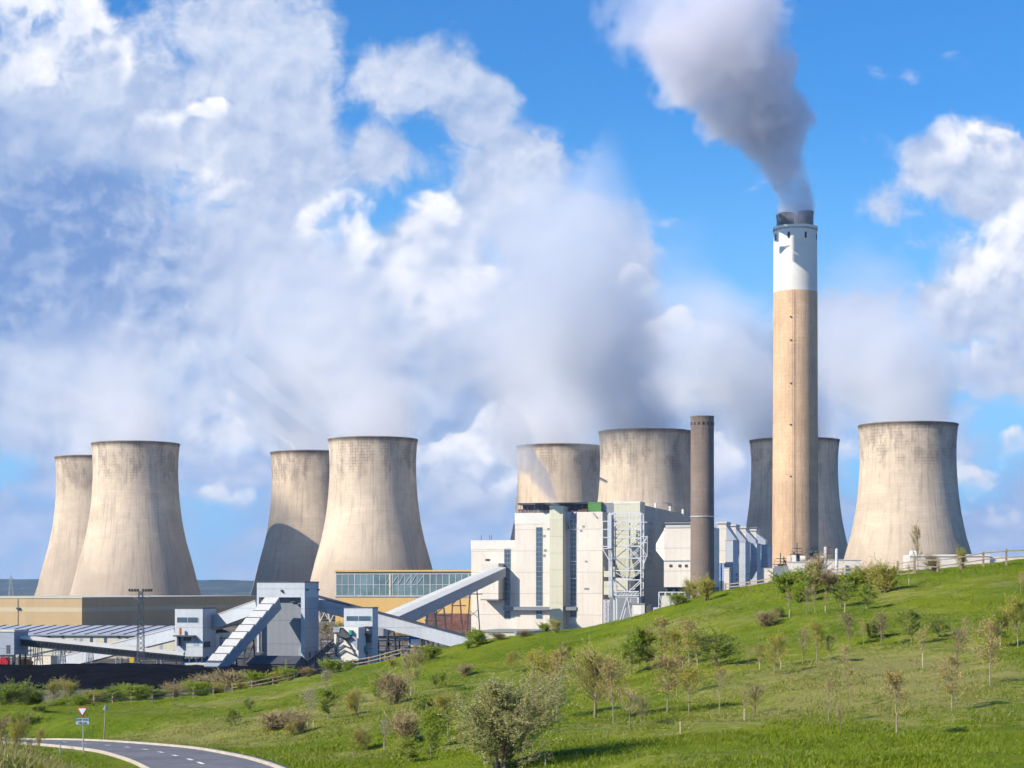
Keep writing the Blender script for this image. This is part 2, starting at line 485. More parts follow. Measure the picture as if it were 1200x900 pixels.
class MB:
    """collects shapes in world coordinates; build() links them as one mesh object"""
    def __init__(s, fr=None):
        s.v = []; s.f = []; s.mi = []; s.fr = fr; s.cur = 0; s.pc = []

    def add(s, vs, fs):
        o = len(s.v); s.pc.append((o, len(s.f)))
        if s.fr: vs = [s.fr.w(p) for p in vs]
        s.v += [tuple(p) for p in vs]
        s.f += [tuple(i + o for i in f) for f in fs]
        s.mi += [s.cur] * len(fs)
        return s

    def box(s, x0, x1, y0, y1, z0, z1):
        if x0 > x1: x0, x1 = x1, x0
        if y0 > y1: y0, y1 = y1, y0
        v = [(x0, y0, z0), (x1, y0, z0), (x1, y1, z0), (x0, y1, z0), (x0, y0, z1), (x1, y0, z1), (x1, y1, z1), (x0, y1, z1)]
        return s.add(v, [(0, 3, 2, 1), (4, 5, 6, 7), (0, 1, 5, 4), (1, 2, 6, 5), (2, 3, 7, 6), (3, 0, 4, 7)])

    def prism(s, pts, vec):
        n = len(pts); vec = Vector(vec)
        a = [Vector(p) for p in pts]; b = [p + vec for p in a]
        f = [tuple(range(n - 1, -1, -1)), tuple(range(n, 2 * n))] + [(i, (i + 1) % n, (i + 1) % n + n, i + n) for i in range(n)]
        return s.add(a + b, f)

    def beam(s, a, b, w, h=None, up=(0, 0, 1)):
        a, b = Vector(a), Vector(b); h = h or w
        d = (b - a).normalized(); up = Vector(up)
        if abs(d.dot(up)) > .99: up = Vector((0, 1, 0))
        r = d.cross(up).normalized() * w / 2; u = r.cross(d).normalized() * h / 2
        q = [a - r - u, a + r - u, a + r + u, a - r + u]
        return s.prism(q, b - a)

    def cyl(s, a, b, r0, r1=None, n=10, cap=True):
        a, b = Vector(a), Vector(b); r1 = r0 if r1 is None else r1
        d = (b - a).normalized(); up = Vector((0, 0, 1)) if abs(d.z) < .95 else Vector((0, 1, 0))
        r = d.cross(up).normalized(); u = r.cross(d)
        vs = [a + (r * math.cos(t) + u * math.sin(t)) * r0 for t in [2 * math.pi * i / n for i in range(n)]]
        vs += [b + (r * math.cos(t) + u * math.sin(t)) * r1 for t in [2 * math.pi * i / n for i in range(n)]]
        f = [(i, (i + 1) % n, (i + 1) % n + n, i + n) for i in range(n)]
        if cap: f += [tuple(range(n - 1, -1, -1)), tuple(range(n, 2 * n))]
        return s.add(vs, f)

    def lathe(s, prof, c, n=64):
        cx, cy_, cz = c; vs = []; f = []
        for r, z in prof:
            vs += [(cx + r * math.cos(2 * math.pi * i / n), cy_ + r * math.sin(2 * math.pi * i / n), cz + z) for i in range(n)]
        for k in range(len(prof) - 1):
            f += [(k * n + i, k * n + (i + 1) % n, (k + 1) * n + (i + 1) % n, (k + 1) * n + i) for i in range(n)]
        return s.add(vs, f)

    def each(s, name, mat, parent):
        """one object per shape added"""
        e = s.pc + [(len(s.v), len(s.f))]
        for (v0, f0), (v1, f1) in zip(e[:-1], e[1:]):
            q = MB(); q.v = s.v[v0:v1]; q.f = [tuple(i - v0 for i in f) for f in s.f[f0:f1]]; q.mi = [0] * len(q.f)
            q.build(name, mat, parent)

    def build(s, name, mat, parent=None, smooth=False):
        me = bpy.data.meshes.new(name)
        off = parent.matrix_basis.translation if parent else Vector((0, 0, 0))
        if parent and parent.parent: off = off + parent.parent.matrix_basis.translation
        me.from_pydata([tuple(Vector(p) - off) for p in s.v], [], s.f)
        for mm in (mat if isinstance(mat, (list, tuple)) else [mat]):
            me.materials.append(MATS[mm])
        if isinstance(mat, (list, tuple)):
            me.polygons.foreach_set('material_index', s.mi)
        if smooth: me.polygons.foreach_set('use_smooth', [True] * len(me.polygons))
        me.update()
        o = bpy.data.objects.new(name, me)
        col.objects.link(o)
        if parent: o.parent = parent
        return o


class Fr:
    """plan frame of a building: corner on the ground seen at azimuth step px and distance Y, front turned by th"""
    def __init__(s, px, Y, th=15.0, z=0.0):
        s.o = Vector(((px - 600) / F * Y, Y, z)); t = R(th)
        s.r = Vector((math.cos(t), -math.sin(t), 0)); s.d = Vector((math.sin(t), math.cos(t), 0))

    def w(s, p):
        return s.o + s.r * p[0] + s.d * p[1] + Vector((0, 0, p[2]))

    def X(s, px, dep=0.0):
        u = (px - 600) / F; o = s.o + s.d * dep
        return (u * o.y - o.x) / (s.r.x - u * s.r.y)

    def S(s, px, x=0.0):
        u = (px - 600) / F; o = s.o + s.r * x
        return (u * o.y - o.x) / (s.d.x - u * s.d.y)

    def Z(s, py, x=0.0, dep=0.0):
        p = s.o + s.r * x + s.d * dep
        return EYE + (690 - py) / F * p.y - s.o.z


def at(px, py, Y):
    return Vector(((px - 600) / F * Y, Y, EYE + (690 - py) / F * Y))


def dup(src, loc, label=None, rz=0.0, sc_=1.0, group=None):
    o = src.copy(); col.objects.link(o); o.location = loc; o.rotation_euler = (0, 0, rz); o.scale = (sc_, sc_, sc_)
    if label: o['label'] = label
    if group: o['group'] = group
    for ch in src.children:
        c_ = ch.copy(); col.objects.link(c_); c_.parent = o
        for g in ch.children:
            g_ = g.copy(); col.objects.link(g_); g_.parent = c_
    return o

# ------------------------------------------------------------------ terrain
rng = np.random.default_rng(7)
YS = np.concatenate([np.arange(0, 300, 5), np.arange(300, 600, 20), [700, 1000, 2000, 5000, 20000]]).astype(float)
COLS = {   # azimuth step: [(distance, height)]
    -900: [(0, 18.3), (40, 17.5), (70, 13), (120, 9), (220, 6), (330, 1), (400, 0)],
    0: [(0, 18.2), (45, 16.75), (60, 14.6), (90, 10.5), (130, 8.2), (200, 7.1), (260, 4.6), (320, 1.2), (380, 0)],
    80: [(0, 18.2), (42, 16.3), (60, 13.9), (95, 10.6), (140, 8.4), (200, 6.9), (235, 5.6), (300, 2.0), (380, 0)],
    150: [(0, 18.2), (40, 15.9), (60, 13.7), (105, 10.9), (130, 9.6), (180, 7.9), (230, 6.1), (290, 3.0), (380, 0)],
    225: [(0, 18.2), (40, 15.6), (60, 13.6), (97, 11.2), (125, 9.9), (180, 8.0), (235, 6.6), (290, 3.2), (385, 0)],
    300: [(0, 18.2), (40, 15.2), (62, 13.2), (86, 11.9), (120, 10.4), (180, 8.5), (245, 7.5), (300, 3.6), (390, 0)],
    375: [(0, 18.2), (40, 14.8), (75, 12.4), (120, 10.5), (180, 9.5), (240, 9.2), (300, 5.4), (400, 0)],
    450: [(0, 18.2), (40, 14.6), (80, 12.5), (120, 10.9), (180, 10.9), (235, 11.3), (290, 8), (400, 0)],
    560: [(0, 18.2), (40, 14.8), (80, 12.5), (120, 11.2), (170, 11.9), (228, 14.0), (275, 11.5), (420, 0)],
    700: [(0, 18.2), (40, 15), (75, 13), (110, 11.7), (150, 12.2), (190, 14.3), (220, 15.85), (262, 14), (420, 0)],
    830: [(0, 18.2), (40, 15), (72, 13.2), (105, 12.5), (140, 13.9), (172, 16.6), (205, 19.7), (250, 18.4), (420, 0)],
    950: [(0, 18.2), (40, 15.2), (72, 13.2), (105, 13.0), (140, 15.1), (168, 18.2), (195, 21.2), (250, 20.6), (430, 0)],
    1200: [(0, 18.2), (40, 15.4), (72, 13.3), (100, 13.4), (140, 16.8), (165, 20.1), (185, 22.9), (250, 23.0), (450, 0)],
    2100: [(0, 18.2), (40, 15.4), (72, 13.8), (100, 14.4), (140, 18.0), (165, 21.6), (185, 24.0), (250, 24.5), (460, 0)],
}
_ck = np.array(sorted(COLS), float)
_tab = np.array([np.interp(YS, *np.array(COLS[int(k)]).T) for k in _ck])
PXG = np.arange(-900, 2101, 15.0)


def smooth1(a, axis, n):
    for _ in range(n):
        b = np.copy(a)
        sl = [slice(None)] * 2
        lo, mi, hi = list(sl), list(sl), list(sl)
        lo[axis] = slice(0, -2); mi[axis] = slice(1, -1); hi[axis] = slice(2, None)
        b[tuple(mi)] = (a[tuple(lo)] + 2 * a[tuple(mi)] + a[tuple(hi)]) / 4
        a = b
    return a


_g = np.array([[np.interp(p, _ck, _tab[:, j]) for j in range(len(YS))] for p in PXG])
_g = smooth1(_g, 0, 14)
_ny = int(np.sum(YS < 300))
_g[:, :_ny + 5] = smooth1(_g[:, :_ny + 5], 1, 5)
_g[:, -6:] = 0.0

# road centreline
ROAD = [(-60, 868.5, 190), (10, 868.5, 168), (75, 871, 150), (126, 875, 134), (170, 880, 120), (205, 887.2, 107), (235, 896, 97), (262, 909, 90), (292, 930, 82), (325, 965, 73), (350, 1010, 64), (365, 1080, 54)]
rp = np.array([tuple(at(*q)) for q in ROAD])


def catmull(P_, n=14):
    out = []
    for i in range(len(P_) - 1):
        p0 = P_[max(i - 1, 0)]; p1 = P_[i]; p2 = P_[i + 1]; p3_ = P_[min(i + 2, len(P_) - 1)]
        for t in np.linspace(0, 1, n, endpoint=False):
            out.append(.5 * ((2 * p1) + (-p0 + p2) * t + (2 * p0 - 5 * p1 + 4 * p2 - p3_) * t * t + (-p0 + 3 * p1 - 3 * p2 + p3_) * t ** 3))
    out.append(P_[-1])
    return np.array(out)


RC = catmull(rp)
rz_ = RC[:, 2].copy()
for _ in range(40): rz_[1:-1] = (rz_[:-2] + 2 * rz_[1:-1] + rz_[2:]) / 4
RC[:, 2] = rz_
RSEG = np.concatenate([[0], np.cumsum(np.linalg.norm(np.diff(RC, axis=0), axis=1))])


def base_h(x, y):
    yy = np.maximum(y, 20.0)
    px = np.clip(600 + F * x / yy, PXG[0], PXG[-1] - 1e-3)
    fi = (px - PXG[0]) / 15.0; i = fi.astype(int); a = fi - i
    yc = np.clip(y, 0, YS[-1] - 1)
    j = np.clip(np.searchsorted(YS, yc, side='right') - 1, 0, len(YS) - 2)
    b = (yc - YS[j]) / (YS[j + 1] - YS[j])
    return (_g[i, j] * (1 - a) * (1 - b) + _g[i + 1, j] * a * (1 - b) + _g[i, j + 1] * (1 - a) * b + _g[i + 1, j + 1] * a * b)


def vnoise(x, y, s, seed):
    """smooth value noise, vectorised"""
    x = x / s; y = y / s
    xi = np.floor(x).astype(np.int64); yi = np.floor(y).astype(np.int64)
    fx = x - xi; fy = y - yi; fx = fx * fx * (3 - 2 * fx); fy = fy * fy * (3 - 2 * fy)

    def h(a, b):
        n = (a * 374761393 + b * 668265263 + seed * 2147483647) & 0xffffffff
        n = ((n ^ (n >> 13)) * 1274126177) & 0xffffffff
        return ((n ^ (n >> 16)) & 0xffff) / 65535.0
    return (h(xi, yi) * (1 - fx) + h(xi + 1, yi) * fx) * (1 - fy) + (h(xi, yi + 1) * (1 - fx) + h(xi + 1, yi + 1) * fx) * fy


def fbm2(x, y, s, seed, o=4):
    t = 0; a = .5
    for k in range(o):
        t = t + a * vnoise(x, y, s / 2 ** k, seed + k); a *= .5
    return t / (1 - .5 ** o)


def road_dist(x, y):
    """distance to the road centreline and the road height there"""
    x = np.asarray(x, float); y = np.asarray(y, float)
    best = np.full(x.shape, 1e9); hz = np.zeros(x.shape)
    near = (y > 30) & (y < 230) & (x < 40)
    if near.any():
        xs = x[near][:, None]; ys = y[near][:, None]
        d = np.hypot(xs - RC[None, :, 0], ys - RC[None, :, 1])
        k = d.argmin(1)
        best[near] = d[np.arange(len(k)), k]; hz[near] = RC[k, 2]
    return best, hz


def H(x, y, rough=True):
    x = np.atleast_1d(np.asarray(x, float)); y = np.atleast_1d(np.asarray(y, float))
    z = base_h(x, y)
    d, hz = road_dist(x, y)
    w = np.clip((16 - d) / 10.0, 0, 1); w = w * w * (3 - 2 * w)
    z = z * (1 - w) + (hz - .02) * w
    if rough:
        k = np.clip((d - 4.6) / 4, 0, 1) * np.clip((420 - y) / 120, 0, 1)
        z = z + k * ((fbm2(x, y, 14, 3) - .5) * .9 + (fbm2(x, y, 3.2, 11, 3) - .5) * .62)
    return z


def hz1(x, y):
    return float(H([x], [y])[0])


def ground_at(px, py, y0=30, y1=420):
    """the point of the hillside seen at azimuth step px and elevation step py"""
    ys = np.arange(y0, y1, .5)
    z = H((px - 600) / F * ys, ys, False)
    ray = EYE + (690 - py) / F * ys
    hit = np.nonzero(z >= ray)[0]
    if len(hit): k = hit[0]
    else: k = int(np.argmin(np.where((ys > 130) & (ys < 260), np.abs(z - ray), 1e9)))
    x = (px - 600) / F * ys[k]
    return Vector((x, ys[k], hz1(x, ys[k])))


def grid_mesh(name, X, Y, Z, mat, attrs=None):
    n, m = X.shape
    me = bpy.data.meshes.new(name)
    me.vertices.add(n * m)
    me.vertices.foreach_set('co', np.stack([X, Y, Z], -1).reshape(-1))
    idx = np.arange(n * m).reshape(n, m)
    q = np.stack([idx[:-1, :-1], idx[:-1, 1:], idx[1:, 1:], idx[1:, :-1]], -1).reshape(-1, 4)
    me.loops.add(q.size); me.polygons.add(len(q))
    me.loops.foreach_set('vertex_index', q.reshape(-1))
    me.polygons.foreach_set('loop_start', np.arange(0, q.size, 4))
    me.polygons.foreach_set('use_smooth', np.ones(len(q), bool))
    me.update(calc_edges=True)
    me.validate()
    for k, v in (attrs or {}).items():
        at_ = me.attributes.new(k, 'FLOAT', 'POINT')
        at_.data.foreach_set('value', v.reshape(-1).astype(np.float32))
    me.materials.append(MATS[mat])
    o = bpy.data.objects.new(name, me)
    col.objects.link(o)
    return o


# ground material
m, N, b = newmat('ground')
pos = N.n('ShaderNodeTexCoord').outputs['Object']
def attr(n_):
    a = N.n('ShaderNodeAttribute'); a.attribute_name = n_
    return a.outputs['Fac']
yard, dry = attr('yard'), attr('dry')
g1 = N.noise(pos, .09, 4, .6); g2 = N.noise(N.v('MULTIPLY', pos, (.7, 1.0, 1)), .8, 6, .72); g3 = N.noise(pos, 3.2, 5, .75)
grass = N.mix(N.lin(g1, .35, .65), (.085, .142, .003), (.170, .205, .008))
grass = N.mix(N.lin(g2, .42, .60), N.mix(.12, grass, (.022, .055, .002)), grass)
grass = N.mix(N.ss(g3, .45, .75, 0, .55), grass, (.17, .21, .018))
dn = N.ss(N.m('ADD', N.m('ADD', N.m('MULTIPLY', g2, .55), N.m('MULTIPLY', g3, .45)), N.m('MULTIPLY', dry, .45)), .67, .80)
grass = N.mix(N.m('MULTIPLY', dn, .8), grass, (.26, .24, .085))
br_ = N.noise(N.v('ADD', pos, (40, 9, 0)), .8, 5, .7)
grass = N.mix(N.ss(br_, .60, .70, 0, .65), grass, (.19, .145, .06))
y1_ = N.noise(pos, .03, 4, .6); y2_ = N.noise(pos, .9, 4, .6)
yc_ = N.mix(N.lin(y1_, .4, .6), (.10, .09, .08), (.22, .19, .15))
yc_ = N.mix(N.lin(y2_, .4, .7, 0, .4), yc_, (.05, .05, .05))
fld = N.vor(N.v('MULTIPLY', pos, (.0022, .0010, 1)), 1.0, out='Color')
fx_ = N.sep(fld)[0]
far = N.mix(fx_, (.035, .06, .015), (.16, .15, .06))
far = N.mix(N.ss(N.noise(pos, .003, 5, .6), .5, .56), far, (.02, .035, .012))
yy_ = N.sep(pos)[1]
yc_ = N.mix(N.ss(yy_, 1500, 2000), yc_, far)
N.put(b.inputs['Base Color'], N.mix(yard, grass, yc_))
b.inputs['Roughness'].default_value = .9
b.inputs['Specular IOR Level'].default_value = .1
bump(N, b, N.m('ADD', g2, N.m('MULTIPLY', g3, .6)), .9, .3)

yr = np.concatenate([np.linspace(-60, 30, 19)[:-1], np.linspace(30, 320, 330)[:-1], np.geomspace(320, 520, 70)[:-1], np.geomspace(520, 12000, 50)])
sr_ = np.concatenate([np.linspace(-1.1, -.36, 30)[:-1], np.linspace(-.36, .36, 430)[:-1], np.linspace(.36, 1.1, 30)])
Sg, Yg = np.meshgrid(sr_, yr)
Xg = Sg * (np.abs(Yg) * .9 + 40)
Zg = H(Xg.ravel(), Yg.ravel()).reshape(Xg.shape)
ridge = np.interp(600 + F * Xg / np.maximum(Yg, 20), [-200, 150, 300, 560, 830, 1200], [285, 262, 275, 258, 245, 235])
yard_a = np.clip((Yg + (fbm2(Xg, Yg, 30, 5) - .5) * 30 - ridge - 40) / 30, 0, 1)
pxg_ = 600 + F * Xg / np.maximum(Yg, 20)
dry_a = fbm2(Xg, Yg, 26, 21)
dry_a = np.clip(dry_a + .22 * np.exp(-((pxg_ - 1000) / 260) ** 2 - ((Yg - 108) / 26) ** 2) - .13 + .30 * (Yg < 60), 0, 1)
# closely mown bank beside the ridge is greener
dry_a = dry_a - .12 * np.clip((Yg - 150) / 40, 0, 1)
ground = grid_mesh('ground', Xg, Yg, Zg, 'ground', {'yard': yard_a, 'dry': dry_a})
tag(ground, kind='structure')

# ------------------------------------------------------------------ far wooded hills
m, N, b = newmat('far_hill')
pos = N.n('ShaderNodeTexCoord').outputs['Object']
w = N.noise(pos, .004, 6, .7); f_ = N.vor(N.v('MULTIPLY', pos, (.003, .0016, .01)), 1.0, out='Color')
hc = N.mix(N.sep(f_)[0], (.02, .035, .012), (.10, .10, .05))
hc = N.mix(N.ss(w, .44, .52), hc, (.012, .022, .010))
hc = N.mix(N.ss(N.noise(pos, .02, 2), .68, .74), hc, (.4, .36, .32))
N.put(b.inputs['Base Color'], hc)
b.inputs['Roughness'].default_value = .95
hx = np.linspace(-7500, 7500, 420); hy = np.linspace(6200, 9500, 60)
HX, HY = np.meshgrid(hx, hy)
t = np.clip((HY - 6200) / 2600, 0, 1)
HZ = (t * t * (3 - 2 * t)) * (52 + 26 * (fbm2(HX, HY * .3, 2200, 8) - .4)) + t * (fbm2(HX, HY, 150, 9) - .5) * 16 - 3 * (1 - t)
hills = grid_mesh('hills', HX, HY, HZ, 'far_hill')
tag(hills, kind='structure')

# ------------------------------------------------------------------ road
def offset_line(off):
    T = np.gradient(RC[:, :2], axis=0); T /= np.linalg.norm(T, axis=1)[:, None]
    Nn = np.stack([-T[:, 1], T[:, 0]], 1)      # to the camera's right of travel is negative
    return RC[:, :2] + Nn * off


def ribbon(offs, lift, name, mat, i0=0, i1=None):
    rows = [np.column_stack([offset_line(o)[i0:i1], RC[i0:i1, 2] + l]) for o, l in zip(offs, lift)]
    A = np.stack(rows, 0)
    return grid_mesh(name, A[..., 0], A[..., 1], A[..., 2], mat)


m, N, b = newmat('asphalt')
pos = N.n('ShaderNodeTexCoord').outputs['Object']
a1 = N.noise(pos, .35, 5, .7, dist=1.0); a2 = N.noise(pos, 14, 3, .7)
N.put(b.inputs['Base Color'], N.mix(N.lin(N.m('ADD', N.m('MULTIPLY', a1, .6), N.m('MULTIPLY', a2, .4)), .35, .65), (.07, .07, .078), (.185, .182, .19)))
b.inputs['Roughness'].default_value = .8
bump(N, b, a2, .3, .02)
HW = 2.95
# side of the curve away from the camera has the wide pale kerb
o_ = ribbon([-HW, -HW / 2, 0, HW / 2, HW], [.06, .09, .10, .09, .06], 'road', 'asphalt'); tag(o_, kind='structure')
for s_, w_ in ((1, .38), (-1, .14)):
    o_ = ribbon([s_ * HW, s_ * HW, s_ * (HW + w_), s_ * (HW + w_)], [.0, .19, .19, .0], 'kerb', 'kerb_stone'); tag(o_, kind='structure')
# centre line dashes
mk = MB()
DASH = [(50, 869.5), (75, 871), (100, 873), (126, 875.2), (149, 877.5), (170, 880), (189, 883.4), (205, 887.2), (222, 891.8), (236, 897)]
def rc_at(s):
    return np.array([np.interp(s, RSEG, RC[:, k]) for k in range(3)])
pxs = 600 + F * RC[:, 0] / RC[:, 1]
for q, _ in DASH:
    k = int(np.argmin(np.abs(pxs - q))); s0 = RSEG[k]
    pa, pb = rc_at(s0 - 1.0), rc_at(s0 + 1.0)
    d_ = (pb - pa)[:2]; d_ /= np.linalg.norm(d_); nn = np.array([-d_[1], d_[0]]) * .11
    vs = [(pa[0] + nn[0], pa[1] + nn[1], pa[2] + .112), (pa[0] - nn[0], pa[1] - nn[1], pa[2] + .112), (pb[0] - nn[0], pb[1] - nn[1], pb[2] + .112), (pb[0] + nn[0], pb[1] + nn[1], pb[2] + .112)]
    mk.add(vs, [(0, 1, 2, 3)])
o_ = mk.build('road_markings', 'road_paint'); tag(o_, kind='structure')
# ------------------------------------------------------------------ cooling towers
TP = [(47, 0), (45, 8), (43.2, 14), (40.4, 23), (38.7, 30), (36.6, 38), (34.9, 44), (33.1, 50), (31.6, 57), (30.4, 63), (29.4, 70), (28.6, 77), (28.05, 84), (27.7, 91), (27.6, 97), (27.7, 103), (28.1, 109), (28.6, 113.2)]
def tower(px, py_top, label):
    Y = (114 - EYE) * F / (690 - py_top); x = (px - 600) / F * Y
    r_ = thing('cooling_tower', label, 'cooling tower', (x, Y, 0), 'hyperbolic concrete cooling towers')
    k = .985
    prof = [(r * k, z) for r, z in TP if z >= 8]
    sh = MB().lathe(prof + [(28.9 * k, 113.3), (28.9 * k, 114.0), (28.2 * k, 114.0), (27.2 * k, 112), (26.9 * k, 95), (30 * k, 60), (38 * k, 28), (44 * k, 8.5), (45 * k, 8)], (x, Y, 0), 96)
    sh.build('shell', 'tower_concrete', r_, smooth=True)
    lg = MB()
    for i in range(36):
        a0 = 2 * math.pi * i / 36
        for s in (-1, 1):
            a1 = a0 + s * math.pi / 36
            lg.cyl((x + 46.3 * math.cos(a0), Y + 46.3 * math.sin(a0), -.5), (x + 44.2 * math.cos(a1), Y + 44.2 * math.sin(a1), 8.2), .45, n=6)
    lg.build('leg_ring', 'bare_concrete', r_)
    return r_, Vector((x, Y, 114))
TW = {}
for k_, px, py, lab in ((1, 111.5, 536, 'sunlit cooling tower at the far left, half hidden by a bigger one'),
                        (2, 159, 520, 'large tan cooling tower behind the tan store, with a black soot patch under its rim'),
                        (3, 365, 530.5, 'cooling tower behind the tall transfer tower, grey and shaded in its lower half'),
                        (4, 437, 515, 'tan cooling tower rising behind the left end of the yellow hall'),
                        (5, 655, 523, 'cooling tower above the white boiler house with a wisp of steam crossing it'),
                        (6, 756.5, 506, 'cooling tower directly behind the short brown chimney'),
                        (7, 931, 516, 'dark cooling tower behind the tall chimney, seen on both sides of it'),
                        (8, 1064, 498, 'tan cooling tower standing alone to the right of the tall chimney')):
    TW[k_] = tower(px, py, lab)[1]

# ------------------------------------------------------------------ tall chimney
Yc = (199 - EYE) * F / 440; xc = (932 - 600) / F * Yc
ch = thing('tall_chimney', 'tall tan concrete chimney with a white top and dark flues', 'chimney', (xc, Yc, 0))
ztop = EYE + (690 - 267) / F * Yc; zb = EYE + (690 - 343) / F * Yc
MB().lathe([(11.3, -1), (10.9, 50), (10.6, 110), (10.45, zb)], (xc, Yc, 0), 72).build('shaft', 'chimney_concrete', ch, True)
sl_ = MB(); sl_.lathe([(10.46, zb), (10.4, zb + .01), (10.3, ztop - 1.2), (10.65, ztop - 1.1), (10.65, ztop), (9.9, ztop), (9.9, ztop - 1.0), (.1, ztop - 1.0)], (xc, Yc, 0), 72)
sl_.cur = 1
for i in range(8):
    a = R(270 + 45 * (i + .5)) + R(-3)
    c_ = Vector((xc + 10.33 * math.cos(a), Yc + 10.33 * math.sin(a), 0)); t_ = Vector((-math.sin(a), math.cos(a), 0)) * .5; n_ = Vector((math.cos(a), math.sin(a), 0)) * .12
    sl_.prism([c_ - t_ + n_ + Vector((0, 0, ztop - 6.5)), c_ + t_ + n_ + Vector((0, 0, ztop - 6.5)), c_ + t_ + n_ + Vector((0, 0, ztop - 3.6)), c_ - t_ + n_ + Vector((0, 0, ztop - 3.6))], -n_ * 1.9)
for i in range(48):
    a = 2 * math.pi * i / 48
    c_ = Vector((xc + 10.4 * math.cos(a), Yc + 10.4 * math.sin(a), ztop - 1.9)); t_ = Vector((-math.sin(a), math.cos(a), 0)) * .22; n_ = Vector((math.cos(a), math.sin(a), 0)) * .1
    sl_.prism([c_ - t_ + n_ * .8, c_ + t_ + n_ * .8, c_ + t_ + n_ * .8 + Vector((0, 0, .6)), c_ - t_ + n_ * .8 + Vector((0, 0, .6))], -n_ * 2)
sl_.build('white_top', ['white_paint_band', 'soot'], ch)
for i, (dx, dy) in enumerate(((-4.55, -2.6), (4.5, -2.8), (4.5, 5.2), (-4.55, 5.2))):
    fz = 199.2 - (0 if i != 0 else .7)
    MB().lathe([(3.6, ztop - 1), (3.65, fz - 1.2), (3.9, fz - 1.1), (3.9, fz), (3.3, fz), (3.3, fz - 4), (.05, fz - 4)], (xc + dx, Yc + dy, 0), 32).build('flue', 'dark_flue_steel', ch)
for zz in (375, 402, 452, 500, 560):
    h_ = EYE + (690 - zz) / F * Yc
    b_ = MB()
    for a in (250,):
        cx_, cy2 = xc + 10.9 * math.cos(R(a)), Yc + 10.9 * math.sin(R(a))
        b_.box(cx_ - .35, cx_ + .35, cy2 - .3, cy2 + .3, h_, h_ + .45)
    b_.build('warning_light', 'dark_steel', ch)
ld = MB()
for s in (-.35, .35):
    ld.beam((xc - 2.6 + s, Yc - 11.45, 2), (xc - 2.6 + s, Yc - 10.95, zb), .09)
ld.build('ladder', 'rust_steel', ch)

# short chimney
Ys = 712.0; xs_ = (823 - 600) / F * Ys; zt = EYE + (690 - 488) / F * Ys
sc_ = thing('short_chimney', 'shorter dark brown concrete chimney in front of the white precipitators', 'chimney', (xs_, Ys, 0))
b_ = MB(); b_.lathe([(4.55, -1), (4.4, 30), (4.3, zt - .6), (4.45, zt - .5), (4.45, zt), (3.9, zt), (3.8, zt - 6), (.1, zt - 6)], (xs_, Ys, 0), 48)
b_.cur = 1
for i in range(16):
    a = 2 * math.pi * i / 16; c_ = Vector((xs_ + 4.3 * math.cos(a), Ys + 4.3 * math.sin(a), zt - 3.4)); t_ = Vector((-math.sin(a), math.cos(a), 0)) * .3; n_ = Vector((math.cos(a), math.sin(a), 0)) * .12
    b_.prism([c_ - t_ + n_, c_ + t_ + n_, c_ + t_ + n_ + Vector((0, 0, 1.1)), c_ - t_ + n_ + Vector((0, 0, 1.1))], -n_ * 2)
b_.build('shaft', ['old_concrete', 'soot'], sc_)
b_ = MB()
for z_ in (EYE + (690 - 606) / F * Ys,):
    b_.lathe([(4.5, z_), (4.62, z_), (4.62, z_ + .35), (4.5, z_ + .35)], (xs_, Ys, 0), 32)
b_.build('steel_band', 'pipe_steel', sc_)
# ------------------------------------------------------------------ white boiler house
EACH = {'vent', 'wall_light', 'support', 'stack_vent', 'corner_post', 'floodlight', 'plant_room', 'machine', 'corner_frame', 'door_bar', 'duct', 'parapet', 'side_duct', 'wall', 'cross_arm', 'platform', 'roof_edge', 'platform_rail', 'roof_equipment'}
def part(parent, name, mat, fn, fr=None, smooth=False):
    b = MB(fr); fn(b)
    if name in EACH and len(b.pc) > 1: return b.each(name, mat, parent)
    return b.build(name, mat, parent, smooth)


fr = Fr(706, 800)
X, Z, S = fr.X, fr.Z, fr.S
bh = thing('boiler_house', 'tall white boiler house with dark window strips and a pale green stair tower', 'power station building', fr.o)
xC0 = X(676); zC = Z(600, xC0)
cor = X(704, 0)
def f(b):
    b.box(xC0, 0, 0, 55, -1, zC)
part(bh, 'wall', 'white_cladding', f, fr)
xB0, xB1 = X(603), X(661)
zB = Z(601.5, xB0)
part(bh, 'wall', 'white_cladding', lambda b: b.box(xB0, xB1, 0.6, 55, -1, zB), fr)
xA0 = X(552, 1); zA = Z(633.5, xA0)
part(bh, 'wall', 'white_cladding', lambda b: b.box(xA0, xB0 - .003, 1.2, 45, -1, zA), fr)
part(bh, 'recessed_wall', 'blue_white_cladding', lambda b: b.box(xB1 + .003, xC0 - .003, 3.2, 55, -1, zB + .5), fr)  # greyer than the front walls, the shade of the recess painted in
